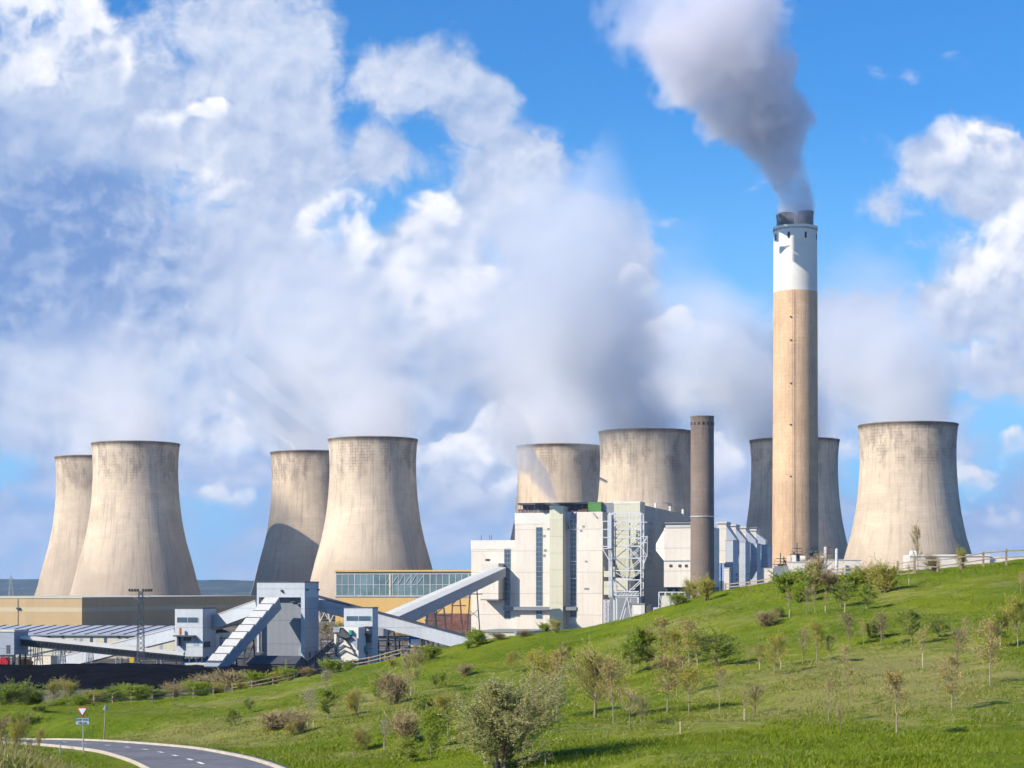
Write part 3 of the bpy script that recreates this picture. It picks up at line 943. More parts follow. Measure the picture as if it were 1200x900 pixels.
# white parapet bands
part(bh, 'parapet', 'white_paint_band', lambda b: (b.box(xB0 - .12, X(644) - .05, .48, 55.1, zB - 4.6, zB + .12), b.box(xA0 - .12, xB0 - .15, 1.08, 45.1, zA - 3.8, zA + .12)), fr)
gx0, gx1 = X(644, -1.6), X(659.5, -1.6)
part(bh, 'stair_tower', 'pale_green_cladding', lambda b: b.box(gx0, gx1, -1.6, 12, -1, Z(593, gx0, -1.6)), fr)
def win(px0, px1, py0, py1, dep, n):
    xa, xb = X(px0, dep), X(px1, dep); za, zb_ = Z(py1, xa, dep), Z(py0, xa, dep)
    w_ = part(bh, 'window', 'window_glass', lambda b: b.box(xa, xb, dep - .10, dep + .1, za, zb_), fr)
    def fr_(b):
        b.box(xa - .15, xa, dep - .22, dep, za, zb_); b.box(xb, xb + .15, dep - .22, dep, za, zb_)
        for i in range(n + 1):
            z_ = za + (zb_ - za) * i / n
            b.box(xa + .003, xb - .003, dep - .18, dep - .03, z_ - .08, z_ + .08)
        xm = (xa + xb) / 2
        b.box(xm - .05, xm + .05, dep - .16, dep - .04, za + .1, zb_ - .1)
    g_ = MB(fr); fr_(g_); o_ = g_.build('window_frame', 'grey_steel', None)
    o_.data.transform(Matrix.Translation(-Vector(bh.location))); o_.parent = w_
win(591.3, 597.8, 643, 709.8, 1.2, 12)
win(591.3, 597.8, 715.5, 725, 1.2, 2)
win(628.6, 635.2, 618, 709.8, .6, 16)
win(628.6, 635.2, 715.5, 725, .6, 2)
win(668.7, 675.6, 603, 709.8, 3.2, 20)
win(668.7, 675.6, 715.5, 723, 3.2, 2)
def rails(b):
    for py in (621, 658, 678): 
        b.box(X(660, 2.6), X(676, 2.6) - .1, 2.5, 2.7, Z(py, X(660), 2.6) - .1, Z(py, X(660), 2.6) + .1)
part(bh, 'platform_rail', 'pipe_steel', rails, fr)
# duct along the foot
part(bh, 'duct', 'mid_grey_cladding', lambda b: (b.box(X(591, 0), gx0 - .05, -1.6, .55, Z(715, xB0), Z(711, xB0)), b.box(gx1 + .05, xC0 - .05, -.5, 3.1, Z(715, xB0), Z(711, xB0))), fr)
# lean-to face of block C, vents, louvres
part(bh, 'vent', 'mid_grey_cladding', lambda b: [b.box(X(px, 0) - .5, X(px, 0) + .5, -.12, .1, Z(py, X(px)) - .35, Z(py, X(px)) + .35) for px, py in ((684, 617), (687, 658), (686, 690), (689, 690), (681, 622))], fr)
part(bh, 'vent', 'mid_grey_cladding', lambda b: [b.box(X(px, .6) - .5, X(px, .6) + .5, .45, .7, Z(py, X(px)) - .5, Z(py, X(px)) + .5) for px, py in ((638, 628), (639, 645), (638, 651), (643.0, 620))], fr)
part(bh, 'vent', 'dark_roof', lambda b: b.box(X(568), X(573.5), 1.05, 1.3, Z(657.5, xA0), Z(655, xA0)), fr)
part(bh, 'downpipe', 'grey_steel', lambda b: b.beam((X(695), -.15, Z(601, 0)), (X(700), -.15, Z(607, 0)), .5), fr)
part(bh, 'light_fitting', 'dark_steel', lambda b: b.box(X(664), X(665.6), 2.4, 3.1, Z(620, xB1), Z(616, xB1)), fr)
part(bh, 'roof_pipework', 'grey_steel', lambda b: (b.cyl((X(663), 2.2, Z(615, xB1)), (X(668), 2.2, Z(607, xB1)), .35), b.cyl((X(666), 2.2, Z(612, xB1)), (X(666), 2.2, Z(622, xB1)), .3)), fr)
# roof plant room: dark, open sided
zr0, zr1 = Z(598, xB0, 8), Z(589.5, xB0, 8)
def pent(b):
    b.box(X(607, 8), X(704, 8), 8, 48, zr1 - .8, zr1)
    b.box(X(607, 8) + 1, X(704, 8) - 1, 12, 46, zr0 - 2, zr1 - .9)
    for px in range(610, 704, 8):
        b.box(X(px, 8.2), X(px, 8.2) + .25, 8.2, 8.45, zr0 - 2, zr1 - .82)
part(bh, 'roof_plant_room', 'dark_roof', pent, fr)
part(bh, 'roof_rail', 'pipe_steel', lambda b: [b.box(X(604, 1), X(643, 1), 1, 1.08, zB + .5 * i, zB + .5 * i + .08) for i in (1, 2)] + [b.box(X(px, 1), X(px, 1) + .08, 1, 1.08, zB + .1, zB + 1.05) for px in range(604, 643, 3)], fr)
part(bh, 'roof_cabin', 'green_cladding', lambda b: b.box(X(689, 7), X(704.5, 7), 7, 20, zC - 1, Z(588.5, xC0, 7)), fr)
part(bh, 'roof_cabin', 'mid_grey_cladding', lambda b: b.box(X(704.5, 9) + .2, X(720, 9), 9, 30, zC - 16, Z(589.5, xC0, 9)), fr)
def clut(b):
    r_ = random.Random(4)
    for i in range(26):
        x_ = X(r_.uniform(606, 690), 4); y_ = r_.uniform(2, 7); h_ = r_.uniform(.5, 2.3)
        b.box(x_, x_ + r_.uniform(.3, 2.2), y_, y_ + 1, zB - .6, zB + h_ * .8)
    for px in (564, 573.5, 576): b.cyl((X(px, 8), 8, zA - .2), (X(px, 8), 8, zA + 2.6), .12, n=5)
part(bh, 'roof_equipment', 'rust_steel', clut, fr)
# conveyor head house on block A
hx0, hx1 = X(563.5, -7), X(584, -7)
part(bh, 'conveyor_head_house', 'white_cladding', lambda b: b.prism([(hx0, 1.1, Z(660, hx0, -7)), (hx0, -7, Z(660, hx0, -7)), (hx0, -7, Z(684, hx0)), (hx0, -7, Z(702, hx0, -7)), (hx0, 1.1, Z(702, hx0, -7))], (hx1 - hx0, 0, 0)), fr)
part(bh, 'conveyor_head_house', 'mid_grey_cladding', lambda b: b.box(hx0 - .1, hx1 + .1, -7.15, 1.1, Z(703.5, hx0, -7), Z(702, hx0, -7) - .01), fr)

# low flat roofed annex at the foot
fa = Fr(640, 745)
an = thing('boiler_house_annex', 'low flat annex with a grey green roof at the foot of the boiler house', 'annex', fa.o)
part(an, 'wall', 'cream_cladding', lambda b: b.box(fa.X(555), 0, 0, 38, -1, fa.Z(741, -10)), fa)
part(an, 'roof', 'grey_green_cladding', lambda b: b.box(fa.X(554), .4, -.4, 38.3, fa.Z(741, -10) + .003, fa.Z(741, -10) + .5), fa)
part(an, 'roof_edge', 'grey_steel', lambda b: b.box(fa.X(603), .6, -.6, -.42, fa.Z(743, -10), fa.Z(740, -10)), fa)

# ------------------------------------------------------------------ pale green absorber block
fg = Fr(750, 775)
X, Z, S = fg.X, fg.Z, fg.S
ab = thing('absorber_block', 'pale green block with a long shaded flank behind the white steel frame', 'power station building', fg.o)
x0 = X(719.5); dS = S(813)
z1 = Z(590.5, x0)
part(ab, 'tower', 'pale_green_cladding', lambda b: b.prism([(x0, 0, Z(655, 0)), (x0, 0, z1), (0, 0, z1), (0, 0, Z(655, 0))], (0, 10, 0)), fg)
part(ab, 'hopper', 'pale_green_cladding', lambda b: b.add([(x0, 0, Z(655, 0)), (0, 0, Z(655, 0)), (0, 10, Z(655, 0)), (x0, 10, Z(655, 0)), (x0 + 3, 1.5, Z(676, 0)), (-2.5, 1.5, Z(676, 0)), (-2.5, 8, Z(676, 0)), (x0 + 3, 8, Z(676, 0))], [(0, 1, 5, 4), (1, 2, 6, 5), (2, 3, 7, 6), (3, 0, 4, 7), (4, 5, 6, 7)]), fg)
part(ab, 'parapet', 'white_paint_band', lambda b: b.box(x0 - .15, .15, -.15, 10.2, z1, z1 + .9), fg)
part(ab, 'flank_wall', 'grey_green_cladding', lambda b: b.box(x0 + 1, -.02, 10.02, dS, 14, z1 - .3), fg)  # darker than the pale green front: the flank's shade is in its colour
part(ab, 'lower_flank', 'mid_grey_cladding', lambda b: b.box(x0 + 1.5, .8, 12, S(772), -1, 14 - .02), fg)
part(ab, 'stack_vent', 'white_paint_band', lambda b: [b.box(-.5, .35, s_, s_ + 1.4, z1 - 1.5, z1 + 1.8) for s_ in (S(768), S(785), S(800))], fg)
def st(b):
    for sx in (S(761), S(777)):
        for k in range(6):
            z_ = Z(612, 0) - k * 3.1
            b.box(.02, 1.3, sx, sx + 5, z_, z_ + .15); b.box(1.2, 1.28, sx, sx + 5, z_ + 1, z_ + 1.1)
            b.beam((1.25, sx, z_), (1.25, sx + 5, z_ - 3.1), .12)
        for q in (0, 5): b.box(1.2, 1.35, sx + q - .08, sx + q + .08, Z(612, 0) - 19, Z(612, 0) + 1.2)
part(ab, 'access_stair', 'grey_steel', st, fg)
# lower side pieces left of the frame
part(ab, 'side_duct', 'pale_green_cladding', lambda b: (b.box(X(707), X(720), 1, 9, Z(676, 0), Z(664, 0)), b.box(X(707), X(722), 1, 9, Z(697, 0), Z(681, 0))), fg)
part(ab, 'lower_casing', 'mid_grey_cladding', lambda b: b.box(X(713), X(748), 2, 9.5, -1, Z(691, 0)), fg)
part(ab, 'lower_casing', 'pale_green_cladding', lambda b: (b.box(X(720), X(734), 1.2, 9.8, Z(692, 0), Z(677, 0)),), fg)
part(ab, 'lower_casing', 'dark_roof', lambda b: (b.box(X(734) + .05, X(748), 1.4, 9.8, Z(692, 0), Z(677, 0)),), fg)

# white steel frame in front
ff = Fr(752, 762)
X, Z = ff.X, ff.Z
sf = thing('steel_access_frame', 'white steel lattice frame standing in front of the pale green block', 'steel frame', ff.o)
zl = [Z(p, -7) for p in (601, 610.5, 620.5, 630.5, 640, 654, 668.5, 679.5, 695, 698.5)]
xa, xm, xb = X(718), X(735), X(751)
def frm(b):
    for y_ in (0, 5.0):
        for x_ in (xa, xm, xb): b.beam((x_, y_, zl[-1]), (x_, y_, zl[0]), .42)
        for z_ in zl: b.beam((xa, y_, z_), (xb, y_, z_), .38)
        for i in range(5): b.beam((xm, y_, zl[i + 1]), (xb, y_, zl[i]), .24)
        for i in range(4): b.beam((xa, y_, zl[i + 1]), (xm - 2.6, y_, zl[i]), .2)
        b.beam((xa, y_, zl[5]), (xm, y_, zl[4]), .28); b.beam((xm, y_, zl[4]), (xb, y_, zl[5] - 1.5), .28)
        b.beam((xm, y_, zl[6]), (xb, y_, zl[5]), .28); b.beam((xa, y_, zl[5]), (xm, y_, zl[6]), .28)
        b.beam((xa, y_, zl[6]), (xm, y_, zl[7]), .28); b.beam((xb, y_, zl[6]), (xm, y_, zl[7]), .28)
        b.beam((xa, y_, zl[7]), (xm, y_, zl[8]), .34); b.beam((xb, y_, zl[7]), (xm, y_, zl[8]), .34)
    for x_ in (xa, xb):
        for z_ in zl: b.beam((x_, 0, z_), (x_, 5, z_), .3)
part(sf, 'frame', 'white_steel', frm, ff)
def legs(b):
    zt_ = zl[-1]; 
    for y_ in (0, 5):
        b.beam((xa + .6, y_, -1), (xa + .6, y_, zt_), .6); b.beam((X(748), y_, zt_ - 4), (X(748), y_, zt_), .6)
        b.beam((xa + .6, y_, 0), (X(735), y_, zt_), .35); b.beam((X(744), y_, -1), (X(735), y_, zt_), .35)
    b.box(xa, X(749), -.3, .3, zt_ - .5, zt_ + .5)
part(sf, 'leg_frame', 'white_steel', legs, ff)
def tower_(b):
    # ladder tower at the left
    xs0, xs1 = X(707), X(717)
    z = Z(609, xs0); n = 0
    for x_ in (X(714.5), X(717)):
        for y_ in (-1.5, .2): b.beam((x_, y_, Z(700, -7)), (x_, y_, Z(601, -7)), .28)
    z0_ = Z(700, -7); z1_ = Z(601, -7); k = 26
    for i in range(k):
        za_, zb_ = z0_ + (z1_ - z0_) * i / k, z0_ + (z1_ - z0_) * (i + 1) / k
        b.beam((X(714.5), -1.5, za_), (X(717), -1.5, zb_ if i % 2 else zb_), .14); b.beam((X(714.5), -1.5, zb_), (X(717), -1.5, zb_), .12)
    for py in (611, 620.5, 630, 640.5, 643):
        b.beam((xs0, -1.5, Z(py, xs0)), (X(717), -1.5, Z(py, xs0)), .34)
    b.beam((xs0, -1.5, Z(643, xs0)), (xs0, -1.5, Z(611, xs0)), .34)
    b.beam((xs0, -1.5, Z(643, xs0)), (X(714.5), -1.5, Z(656, xs0)), .34)
part(sf, 'ladder_tower', 'white_steel', tower_, ff)
part(sf, 'lift_shaft', 'blue_white_cladding', lambda b: b.box(X(713.2), X(717.8), -2.2, .6, Z(643, -9), Z(603, -9)), ff)
part(sf, 'dark_backing', 'dark_roof', lambda b: b.box(X(707.5), X(713), .8, 3.5, Z(669, -9), Z(611, -9)), ff)
def side(b):
    for py in (612, 629, 636, 652):
        b.beam((xb, -1, Z(py, 0)), (X(759), -1, Z(py, 0)), .26)
    b.beam((X(755), -1, Z(667, 0)), (X(755), -1, Z(610, 0)), .26)
    b.beam((X(759), -1, Z(652, 0)), (X(759), -1, Z(630, 0)), .2)
    for p, q in ((629, 640), (652, 640)): b.beam((xb, -1, Z(q, 0)), (X(759), -1, Z(p, 0)), .24)
    b.beam((X(758), -1, Z(652, 0)), (X(753), -1, Z(667, 0)), .3)
    b.beam((X(759.5), -1, Z(628, 0)), (X(753.5), -1, Z(640, 0)), .2)
    for py in (672, 676, 683, 690): b.beam((xb, -1, Z(py, 0)), (X(755), -1, Z(py, 0)), .2)
part(sf, 'side_platforms', 'white_steel', side, ff)
def wk(b):
    z_ = Z(693.5, 0)
    for i in range(14):
        x_ = xa + (X(749) - xa) * i / 14; x2 = xa + (X(749) - xa) * (i + 1) / 14
        b.beam((x_, -.5, z_ if i % 2 else z_ - 1.3), (x2, -.5, z_ - 1.3 if i % 2 else z_), .16)
    b.beam((xa, -.5, z_ + .1), (X(749), -.5, z_ + .1), .4); b.beam((xa, -.5, z_ - 1.5), (X(749), -.5, z_ - 1.5), .3)
part(sf, 'walkway_truss', 'white_steel', wk, ff)
# small truss mast at its foot left
fm = Fr(713, 755)
tm = thing('short_truss_tower', 'short white truss tower between the boiler house and the steel frame', 'truss tower', fm.o)
def tmf(b):
    xs0, xs1 = fm.X(707.5), fm.X(713); za, zb_ = -1, fm.Z(703, 0); n = 9
    for y_ in (0, 1.6):
        for x_ in (xs0, xs1): b.beam((x_, y_, za), (x_, y_, zb_), .3)
        for i in range(n):
            p, q = za + (zb_ - za) * i / n, za + (zb_ - za) * (i + 1) / n
            b.beam((xs0, y_, p), (xs1, y_, q), .18); b.beam((xs1, y_, p), (xs0, y_, q), .18); b.beam((xs0, y_, q), (xs1, y_, q), .2)
part(tm, 'truss', 'white_steel', tmf, fm)
# little tan hut below the frame
fh = Fr(755.5, 700)
hu = thing('switch_hut', 'small tan hut with a white door below the steel frame', 'hut', fh.o)
part(hu, 'wall', 'cream_cladding', lambda b: b.box(fh.X(740.5), 0, 0, 4.5, 0, fh.Z(708, 0)), fh)
part(hu, 'roof', 'mid_grey_cladding', lambda b: b.box(fh.X(740) , .25, -.3, 4.8, fh.Z(708, 0) + .003, fh.Z(707, 0)), fh)
part(hu, 'door', 'white_paint_band', lambda b: b.box(fh.X(742.5), fh.X(752), -.08, .1, fh.Z(720, 0), fh.Z(710, 0)), fh)
part(hu, 'side_store', 'dark_shed_cladding', lambda b: b.box(.3, fh.X(763), 0.4, 4.3, 0, fh.Z(708.5, 0)), fh)

# ------------------------------------------------------------------ white precipitator casing and its ducts
fp = Fr(838, 748)
X, Z, S = fp.X, fp.Z, fp.S
pc_ = thing('precipitator_casing', 'large white hopper casing half hidden by the short brown chimney', 'precipitator', fp.o)
xl = X(778)
zt_, zb_ = Z(618.5, xl), Z(688, xl)
part(pc_, 'casing', 'white_cladding', lambda b: b.box(xl, X(838) - .5, 0, 14, zb_, zt_), fp)
part(pc_, 'inlet_cone', 'white_cladding', lambda b: b.add([(xl - .003, 0, Z(621, xl)), (xl - .003, 14, Z(621, xl)), (xl - .003, 14, Z(657, xl)), (xl - .003, 0, Z(657, xl)), (X(767), 3, Z(637, xl)), (X(767), 11, Z(637, xl)), (X(767), 11, Z(645, xl)), (X(767), 3, Z(645, xl))], [(0, 1, 5, 4), (1, 2, 6, 5), (2, 3, 7, 6), (3, 0, 4, 7), (4, 5, 6, 7)]), fp)
part(pc_, 'roof_kerb', 'gallery_roof', lambda b: (b.box(X(780), X(812), -.3, 13, zt_ + .003, zt_ + 1.0), b.box(X(779), X(813), -.7, .2, zt_ + 1.8, zt_ + 1.95)), fp)
part(pc_, 'joint_rail', 'grey_steel', lambda b: (b.box(xl - .1, X(838) - .4, -.25, -.02, Z(657, xl) - .2, Z(657, xl) + .1),), fp)
part(pc_, 'vent', 'dark_roof', lambda b: [b.box(X(px), X(px + 3), -.3, -.05, Z(664.3, X(px)), Z(661.5, X(px))) for px in (784.5, 795, 802.5)], fp)
part(pc_, 'support', 'dark_steel', lambda b: [b.box(X(px), X(px) + .7, 1, 12, -1, zb_ - .01) for px in (780, 788, 797, 806, 815, 826, 835)] + [b.box(X(779), X(836), 2, 12, zb_ - 2, zb_ - .02)], fp)
fl = Fr(803, 722)
tr = thing('lattice_pipe_support', 'white lattice pipe support at the foot of the white casing', 'pipe support', fl.o)
def trf(b):
    xs0 = fl.X(772)
    za, zb2 = fl.Z(722, 0), fl.Z(694, 0)
    n = 4
    for i in range(n + 1):
        x_ = xs0 + (0 - xs0) * i / n; b.beam((x_, 0, za - 4), (x_, 0, zb2), .3)
    for i in range(n):
        xa_, xb_ = xs0 * (1 - i / n), xs0 * (1 - (i + 1) / n)
        b.beam((xa_, 0, za), (xb_, 0, zb2), .25); b.beam((xb_, 0, za), (xa_, 0, zb2), .25)
    b.beam((xs0, 0, zb2), (0, 0, zb2), .35); b.beam((xs0, 0, (za + zb2) / 2), (0, 0, (za + zb2) / 2), .2)
part(tr, 'truss', 'white_steel', trf, fl)
part(tr, 'pipe', 'pipe_steel', lambda b: b.cyl((fl.X(762), 2, fl.Z(715, 0)), (1, 2, fl.Z(717, 0)), 1.1, n=12), fl)
part(tr, 'backing_wall', 'pale_green_cladding', lambda b: b.box(fl.X(773), fl.X(800), 4, 9, 0, fl.Z(698, 0)), fl)

# gabled units stepping away
for i, (pa, pb, pt, Y_) in enumerate(((840, 852, 613.5, 800), (852, 863, 616.5, 822), (863.5, 875, 619, 846), (875.5, 887, 622, 872))):
    fu = Fr(pb - 1, Y_)
    o_ = thing('precipitator_unit', 'white gabled precipitator unit, %s of the four right of the short chimney' % ('nearest', 'second', 'third', 'farthest')[i], 'precipitator', fu.o, 'white precipitator units')
    zt_ = fu.Z(pt, 0); w_ = fu.X(pa + 1)
    part(o_, 'casing', 'white_cladding', lambda b: b.box(w_, 0, 0, 12, fu.Z(660, 0), zt_), fu)
    part(o_, 'outlet_cone', 'blue_white_cladding', lambda b: b.add([(.003, 0, zt_ - 1), (.003, 12, zt_ - 1), (.003, 12, fu.Z(664, 0)), (.003, 0, fu.Z(664, 0)), (4.2, 1, fu.Z(633, 0)), (4.2, 9, fu.Z(633, 0)), (4.2, 9, fu.Z(650, 0)), (4.2, 1, fu.Z(650, 0))], [(0, 1, 5, 4), (1, 2, 6, 5), (2, 3, 7, 6), (3, 0, 4, 7), (4, 5, 6, 7)]), fu)
    part(o_, 'roof_kerb', 'gallery_roof', lambda b: (b.box(w_ - .5, .3, -.5, 12, zt_ + .003, zt_ + .8), b.box(w_ - .8, .6, -.9, .2, zt_ + 1.5, zt_ + 1.62)), fu)
    part(o_, 'support', 'dark_steel', lambda b: [b.box(x_, x_ + .5, y_, y_ + .5, -1, fu.Z(660, 0)) for x_ in (w_, -1) for y_ in (1, 8)], fu)
for i, (pa, pb, pc2, pt, Y_) in enumerate(((850, 859, 865.5, 633.5, 775), (866, 873.5, 879, 635.5, 800), (879.5, 887, 891.5, 637.5, 826), (892, 899.5, 905, 639, 854))):
    fu = Fr(pb, Y_)
    o_ = thing('upright_duct', 'tall blue grey upright duct, %s of four beside the tall chimney' % ('nearest', 'second', 'third', 'farthest')[i], 'duct', fu.o, 'tall upright ducts')
    zt_ = fu.Z(pt, 0)
    part(o_, 'casing', 'blue_white_cladding', lambda b: b.box(fu.X(pa), 0, 0, fu.S(pc2), 0, zt_), fu)
    part(o_, 'capping', 'gallery_roof', lambda b: b.box(fu.X(pa) - .12, .12, -.12, fu.S(pc2) + .1, zt_ + .003, zt_ + .35), fu)
    part(o_, 'gantry', 'dark_steel', lambda b: [b.beam((.5 + .4, y_, fu.Z(674 + 6 * k, 0)), (1.6, y_, fu.Z(672 + 6 * k, 0)), .2) for k in range(4) for y_ in (.5, 2)], fu)
for (pa, pb, p0, p1, Y_, lab) in ((848.3, 854.5, 666, 700, 740, 'narrow white upright box beside the foot of the short chimney'), (891, 906, 666.5, 694, 760, 'white cabin at the foot of the tall chimney')):
    fu = Fr(pb, Y_)
    o_ = thing('plant_cabin', lab, 'cabin', fu.o)
    part(o_, 'wall', 'white_cladding', lambda b: b.box(fu.X(pa), 0, 0, 5, 5, fu.Z(p0, 0)), fu)
    part(o_, 'roof', 'gallery_roof', lambda b: b.box(fu.X(pa) - .15, .15, -.15, 5.15, fu.Z(p0, 0) + .003, fu.Z(p0, 0) + .3), fu)
    part(o_, 'base', 'bare_concrete', lambda b: b.box(fu.X(pa) + .1, -.1, .1, 4.9, -1, 5), fu)

# ------------------------------------------------------------------ yellow hall
fy = Fr(556, 850)
X, Z, S = fy.X, fy.Z, fy.S
yh = thing('turbine_hall', 'long yellow hall with a deep band of grey green glazing', 'turbine hall', fy.o)
x0 = X(393)
zt_, zg0, zg1 = Z(670, x0 / 2), Z(698.5, x0 / 2), Z(672.5, x0 / 2)
part(yh, 'wall', 'yellow_cladding', lambda b: b.box(x0, 0, 0, 60, -1, zg0), fy)
part(yh, 'lower_wall', 'rust_steel', lambda b: b.box(X(499), -.1, -.12, .1, 0, Z(719, 0)), fy)
part(yh, 'upper_wall', 'grey_green_cladding', lambda b: b.box(x0, 0, .35, 60, zg0 + .003, zt_), fy)
gl = part(yh, 'glazing_band', 'glazing', lambda b: b.box(x0 + .3, -.05, .1, .30, zg0 + .2, zg1), fy)
def mul_(b):
    n = 22
    for i in range(n + 1):
        x_ = x0 + .2 + (-.2 - x0) * i / n; b.box(x_, x_ + (.34 if i % 3 == 0 else .2), -.05, .08, zg0 + .2, zg1)
    for k in (0, .5, 1): z_ = zg0 + .2 + (zg1 - zg0 - .4) * k; b.box(x0 + .2, -.1, -.12, -.06, z_, z_ + .2)
    for i in range(8, 14):
        x_ = x0 + (0 - x0) * i / n; x2 = x0 + (0 - x0) * (i + 1) / n
        b.beam((x_, -.16, zg0 + 5), (x2, -.16, zg1 - (i % 2)), .16)
g_ = MB(fy); mul_(g_); o_ = g_.build('glazing_bar', 'pipe_steel', None); o_.data.transform(Matrix.Translation(-Vector(yh.location))); o_.parent = gl
part(yh, 'downpipe', 'cream_cladding', lambda b: b.box(X(456.3), X(458), -.35, -.15, zg0, zg1), fy)
part(yh, 'roof_edge', 'yellow_cladding', lambda b: b.box(x0 - .3, .3, -.4, 60.3, zt_ + .003, zt_ + .8), fy)
part(yh, 'roof_edge', 'grey_steel', lambda b: b.box(x0, 0, -.3, -.02, zg0 - .5, zg0 + .1), fy)

# ------------------------------------------------------------------ long tan store
fs_ = Fr(96, 900)
X, Z, S = fs_.X, fs_.Z, fs_.S
ls = thing('long_store', 'very long flat roofed tan store in front of the left cooling towers', 'store building', fs_.o)
part(ls, 'wall', 'tan_cladding', lambda b: b.box(X(-160), 0, 0, S(306), -1, Z(701, 0)), fs_)
part(ls, 'roof_edge', 'cream_cladding', lambda b: b.box(X(-160) - .3, .3, -.3, S(306), Z(701, 0) + .003, Z(701, 0) + .45), fs_)
part(ls, 'wall_light', 'dark_steel', lambda b: b.box(X(20), X(24), -1, 0, Z(714, -30), Z(712, -30)), fs_)
part(ls, 'downpipe', 'grey_steel', lambda b: b.box(X(20.5), X(21.2), -.3, -.02, 0, Z(702, -30)), fs_)
# ------------------------------------------------------------------ long low shed
fd = Fr(232, 545, 9)
X, Z, S = fd.X, fd.Z, fd.S
lw = thing('long_low_shed', 'long low cream shed with a pale grey sheeted roof', 'shed', fd.o)
x0 = X(-60); zE = Z(743.5, X(100)); zR = zE + 2.3
part(lw, 'wall', 'cream_cladding', lambda b: b.box(x0, 0, 0, 30, -1, zE), fd)
part(lw, 'roof', 'grey_roof_sheet', lambda b: b.add([(x0 - .3, -.5, zE), (.3, -.5, zE), (.3, 15, zR), (x0 - .3, 15, zR), (.3, 30.5, zE), (x0 - .3, 30.5, zE), (x0 - .3, -.5, zE - .25), (.3, -.5, zE - .25)], [(0, 1, 2, 3), (3, 2, 4, 5), (6, 7, 1, 0)]), fd)
def seams(b):
    for px in range(-50, 240, 15):
        x_ = X(px); b.beam((x_, -.5, zE + .08), (x_ + 4.5, 15, zR + .08), .22)
part(lw, 'roof_seam', 'dark_steel', seams, fd)
part(lw, 'gutter', 'grey_steel', lambda b: b.box(x0, 0, -.72, -.52, zE - .35, zE + .05), fd)
for px in (105.5, 122, 171, 148, 55, 30):
    part(lw, 'window', 'window_glass', lambda b: b.box(X(px), X(px + 3.2), -.08, .1, Z(753, X(px)), Z(747, X(px))), fd)
part(lw, 'vent', 'dark_steel', lambda b: [b.box(X(px), X(px + 2.6), -.3, .1, zE - 1.0, zE - .3) for px in (23, 40, 56, 72, 138, 155, 171, 188)], fd)
for px in (86, 93, 187): 
    part(lw, 'door', 'grey_blue_cladding', lambda b: b.box(X(px), X(px + 3.4), -.07, .1, 0, Z(748, X(px))), fd)

# ------------------------------------------------------------------ transfer towers
def windows(o_, fr_, px0, px1, py0, py1, n):
    xa_, xb_ = fr_.X(px0), fr_.X(px1); za_, zb2 = fr_.Z(py1, xa_), fr_.Z(py0, xa_)
    w_ = part(o_, 'window', 'window_glass', lambda b: b.box(xa_, xb_, -.06, .08, za_, zb2), fr_)
    g_ = MB(fr_)
    for i in range(n + 1):
        x_ = xa_ + (xb_ - xa_) * i / n; g_.box(x_ - .05, x_ + .05, -.12, -.061, za_, zb2)
    q_ = g_.build('window_frame', 'pipe_steel', None); q_.data.transform(Matrix.Translation(-Vector(o_.location))); q_.parent = w_

f1 = Fr(237.5, 492)
X, Z, S = f1.X, f1.Z, f1.S
t1 = thing('transfer_house', 'pale blue transfer house with a window strip at the left end of the gallery', 'transfer house', f1.o)
part(t1, 'wall', 'blue_white_cladding', lambda b: b.box(X(205), 0, 0, S(253), Z(769.5, 0), Z(713.5, 0)), f1)
part(t1, 'roof', 'dark_roof', lambda b: b.box(X(205) - .1, .1, -.1, S(253) + .1, Z(713.5, 0) + .003, Z(713, 0) + .15), f1)
windows(t1, f1, 207.5, 232.5, 723.5, 729.5, 2)
part(t1, 'door', 'dark_steel', lambda b: b.box(X(237.5) + .01, X(237.6) + .1, S(239), S(246), Z(759, 0), Z(752, 0)), f1)
part(t1, 'platform', 'dark_steel', lambda b: (b.box(X(206.5), X(230), -2, -.02, Z(746, 0), Z(744.5, 0)), b.box(X(210), X(212), -1.5, -.1, Z(757, 0), Z(746, 0)), b.box(X(216), X(224), -.5, -.02, Z(751, 0), Z(746, 0))), f1)
part(t1, 'machine', 'orange_paint', lambda b: b.cyl((X(213.5), -1.2, Z(744, 0)), (X(213.5), -1.2, Z(736, 0)), .35), f1)
part(t1, 'door', 'grey_blue_cladding', lambda b: b.box(X(227), X(233), -.07, .05, Z(757, 0), Z(747, 0)), f1)
part(t1, 'open_base', 'dark_steel', lambda b: [b.box(x_, x_ + .35, y_, y_ + .35, -1, Z(769.5, 0)) for x_ in (X(205), X(213), X(221), X(229), -.4) for y_ in (.1, S(250))] + [b.box(X(205), 0, .1, .4, Z(771, 0), Z(769.6, 0))], f1)
bl = thing('blue_container', 'blue container under the pale blue transfer house', 'container', f1.w((X(210), 2, 0)))
part(bl, 'body', 'blue_paint', lambda b: b.box(X(209.5), X(222), 1.6, 4.5, 0, Z(772.5, 0)), f1)
part(bl, 'corner_frame', 'dark_steel', lambda b: [b.box(x_, x_ + .15, 1.5, 1.59, 0, Z(772.5, 0)) for x_ in (X(209.5), X(221.5))], f1)
bl = thing('blue_container', 'paler blue container at the right under the same transfer house', 'container', f1.w((X(224), 2, 0)))
part(bl, 'body', 'blue_paint', lambda b: b.box(X(223.5), X(244), 1.4, 4.2, 0, Z(772.5, 0)), f1)
part(bl, 'door_bar', 'pipe_steel', lambda b: [b.box(x_, x_ + .08, 1.3, 1.39, .1, Z(773, 0)) for x_ in (X(228), X(232))], f1)
fv = Fr(248, 470)
lc = thing('loading_cabin', 'low white cabin at the foot of the stepped conveyor gallery', 'cabin', fv.o)
part(lc, 'wall', 'white_cladding', lambda b: b.box(fv.X(217.5), 0, 0, 4, -1, fv.Z(778.5, 0)), fv)
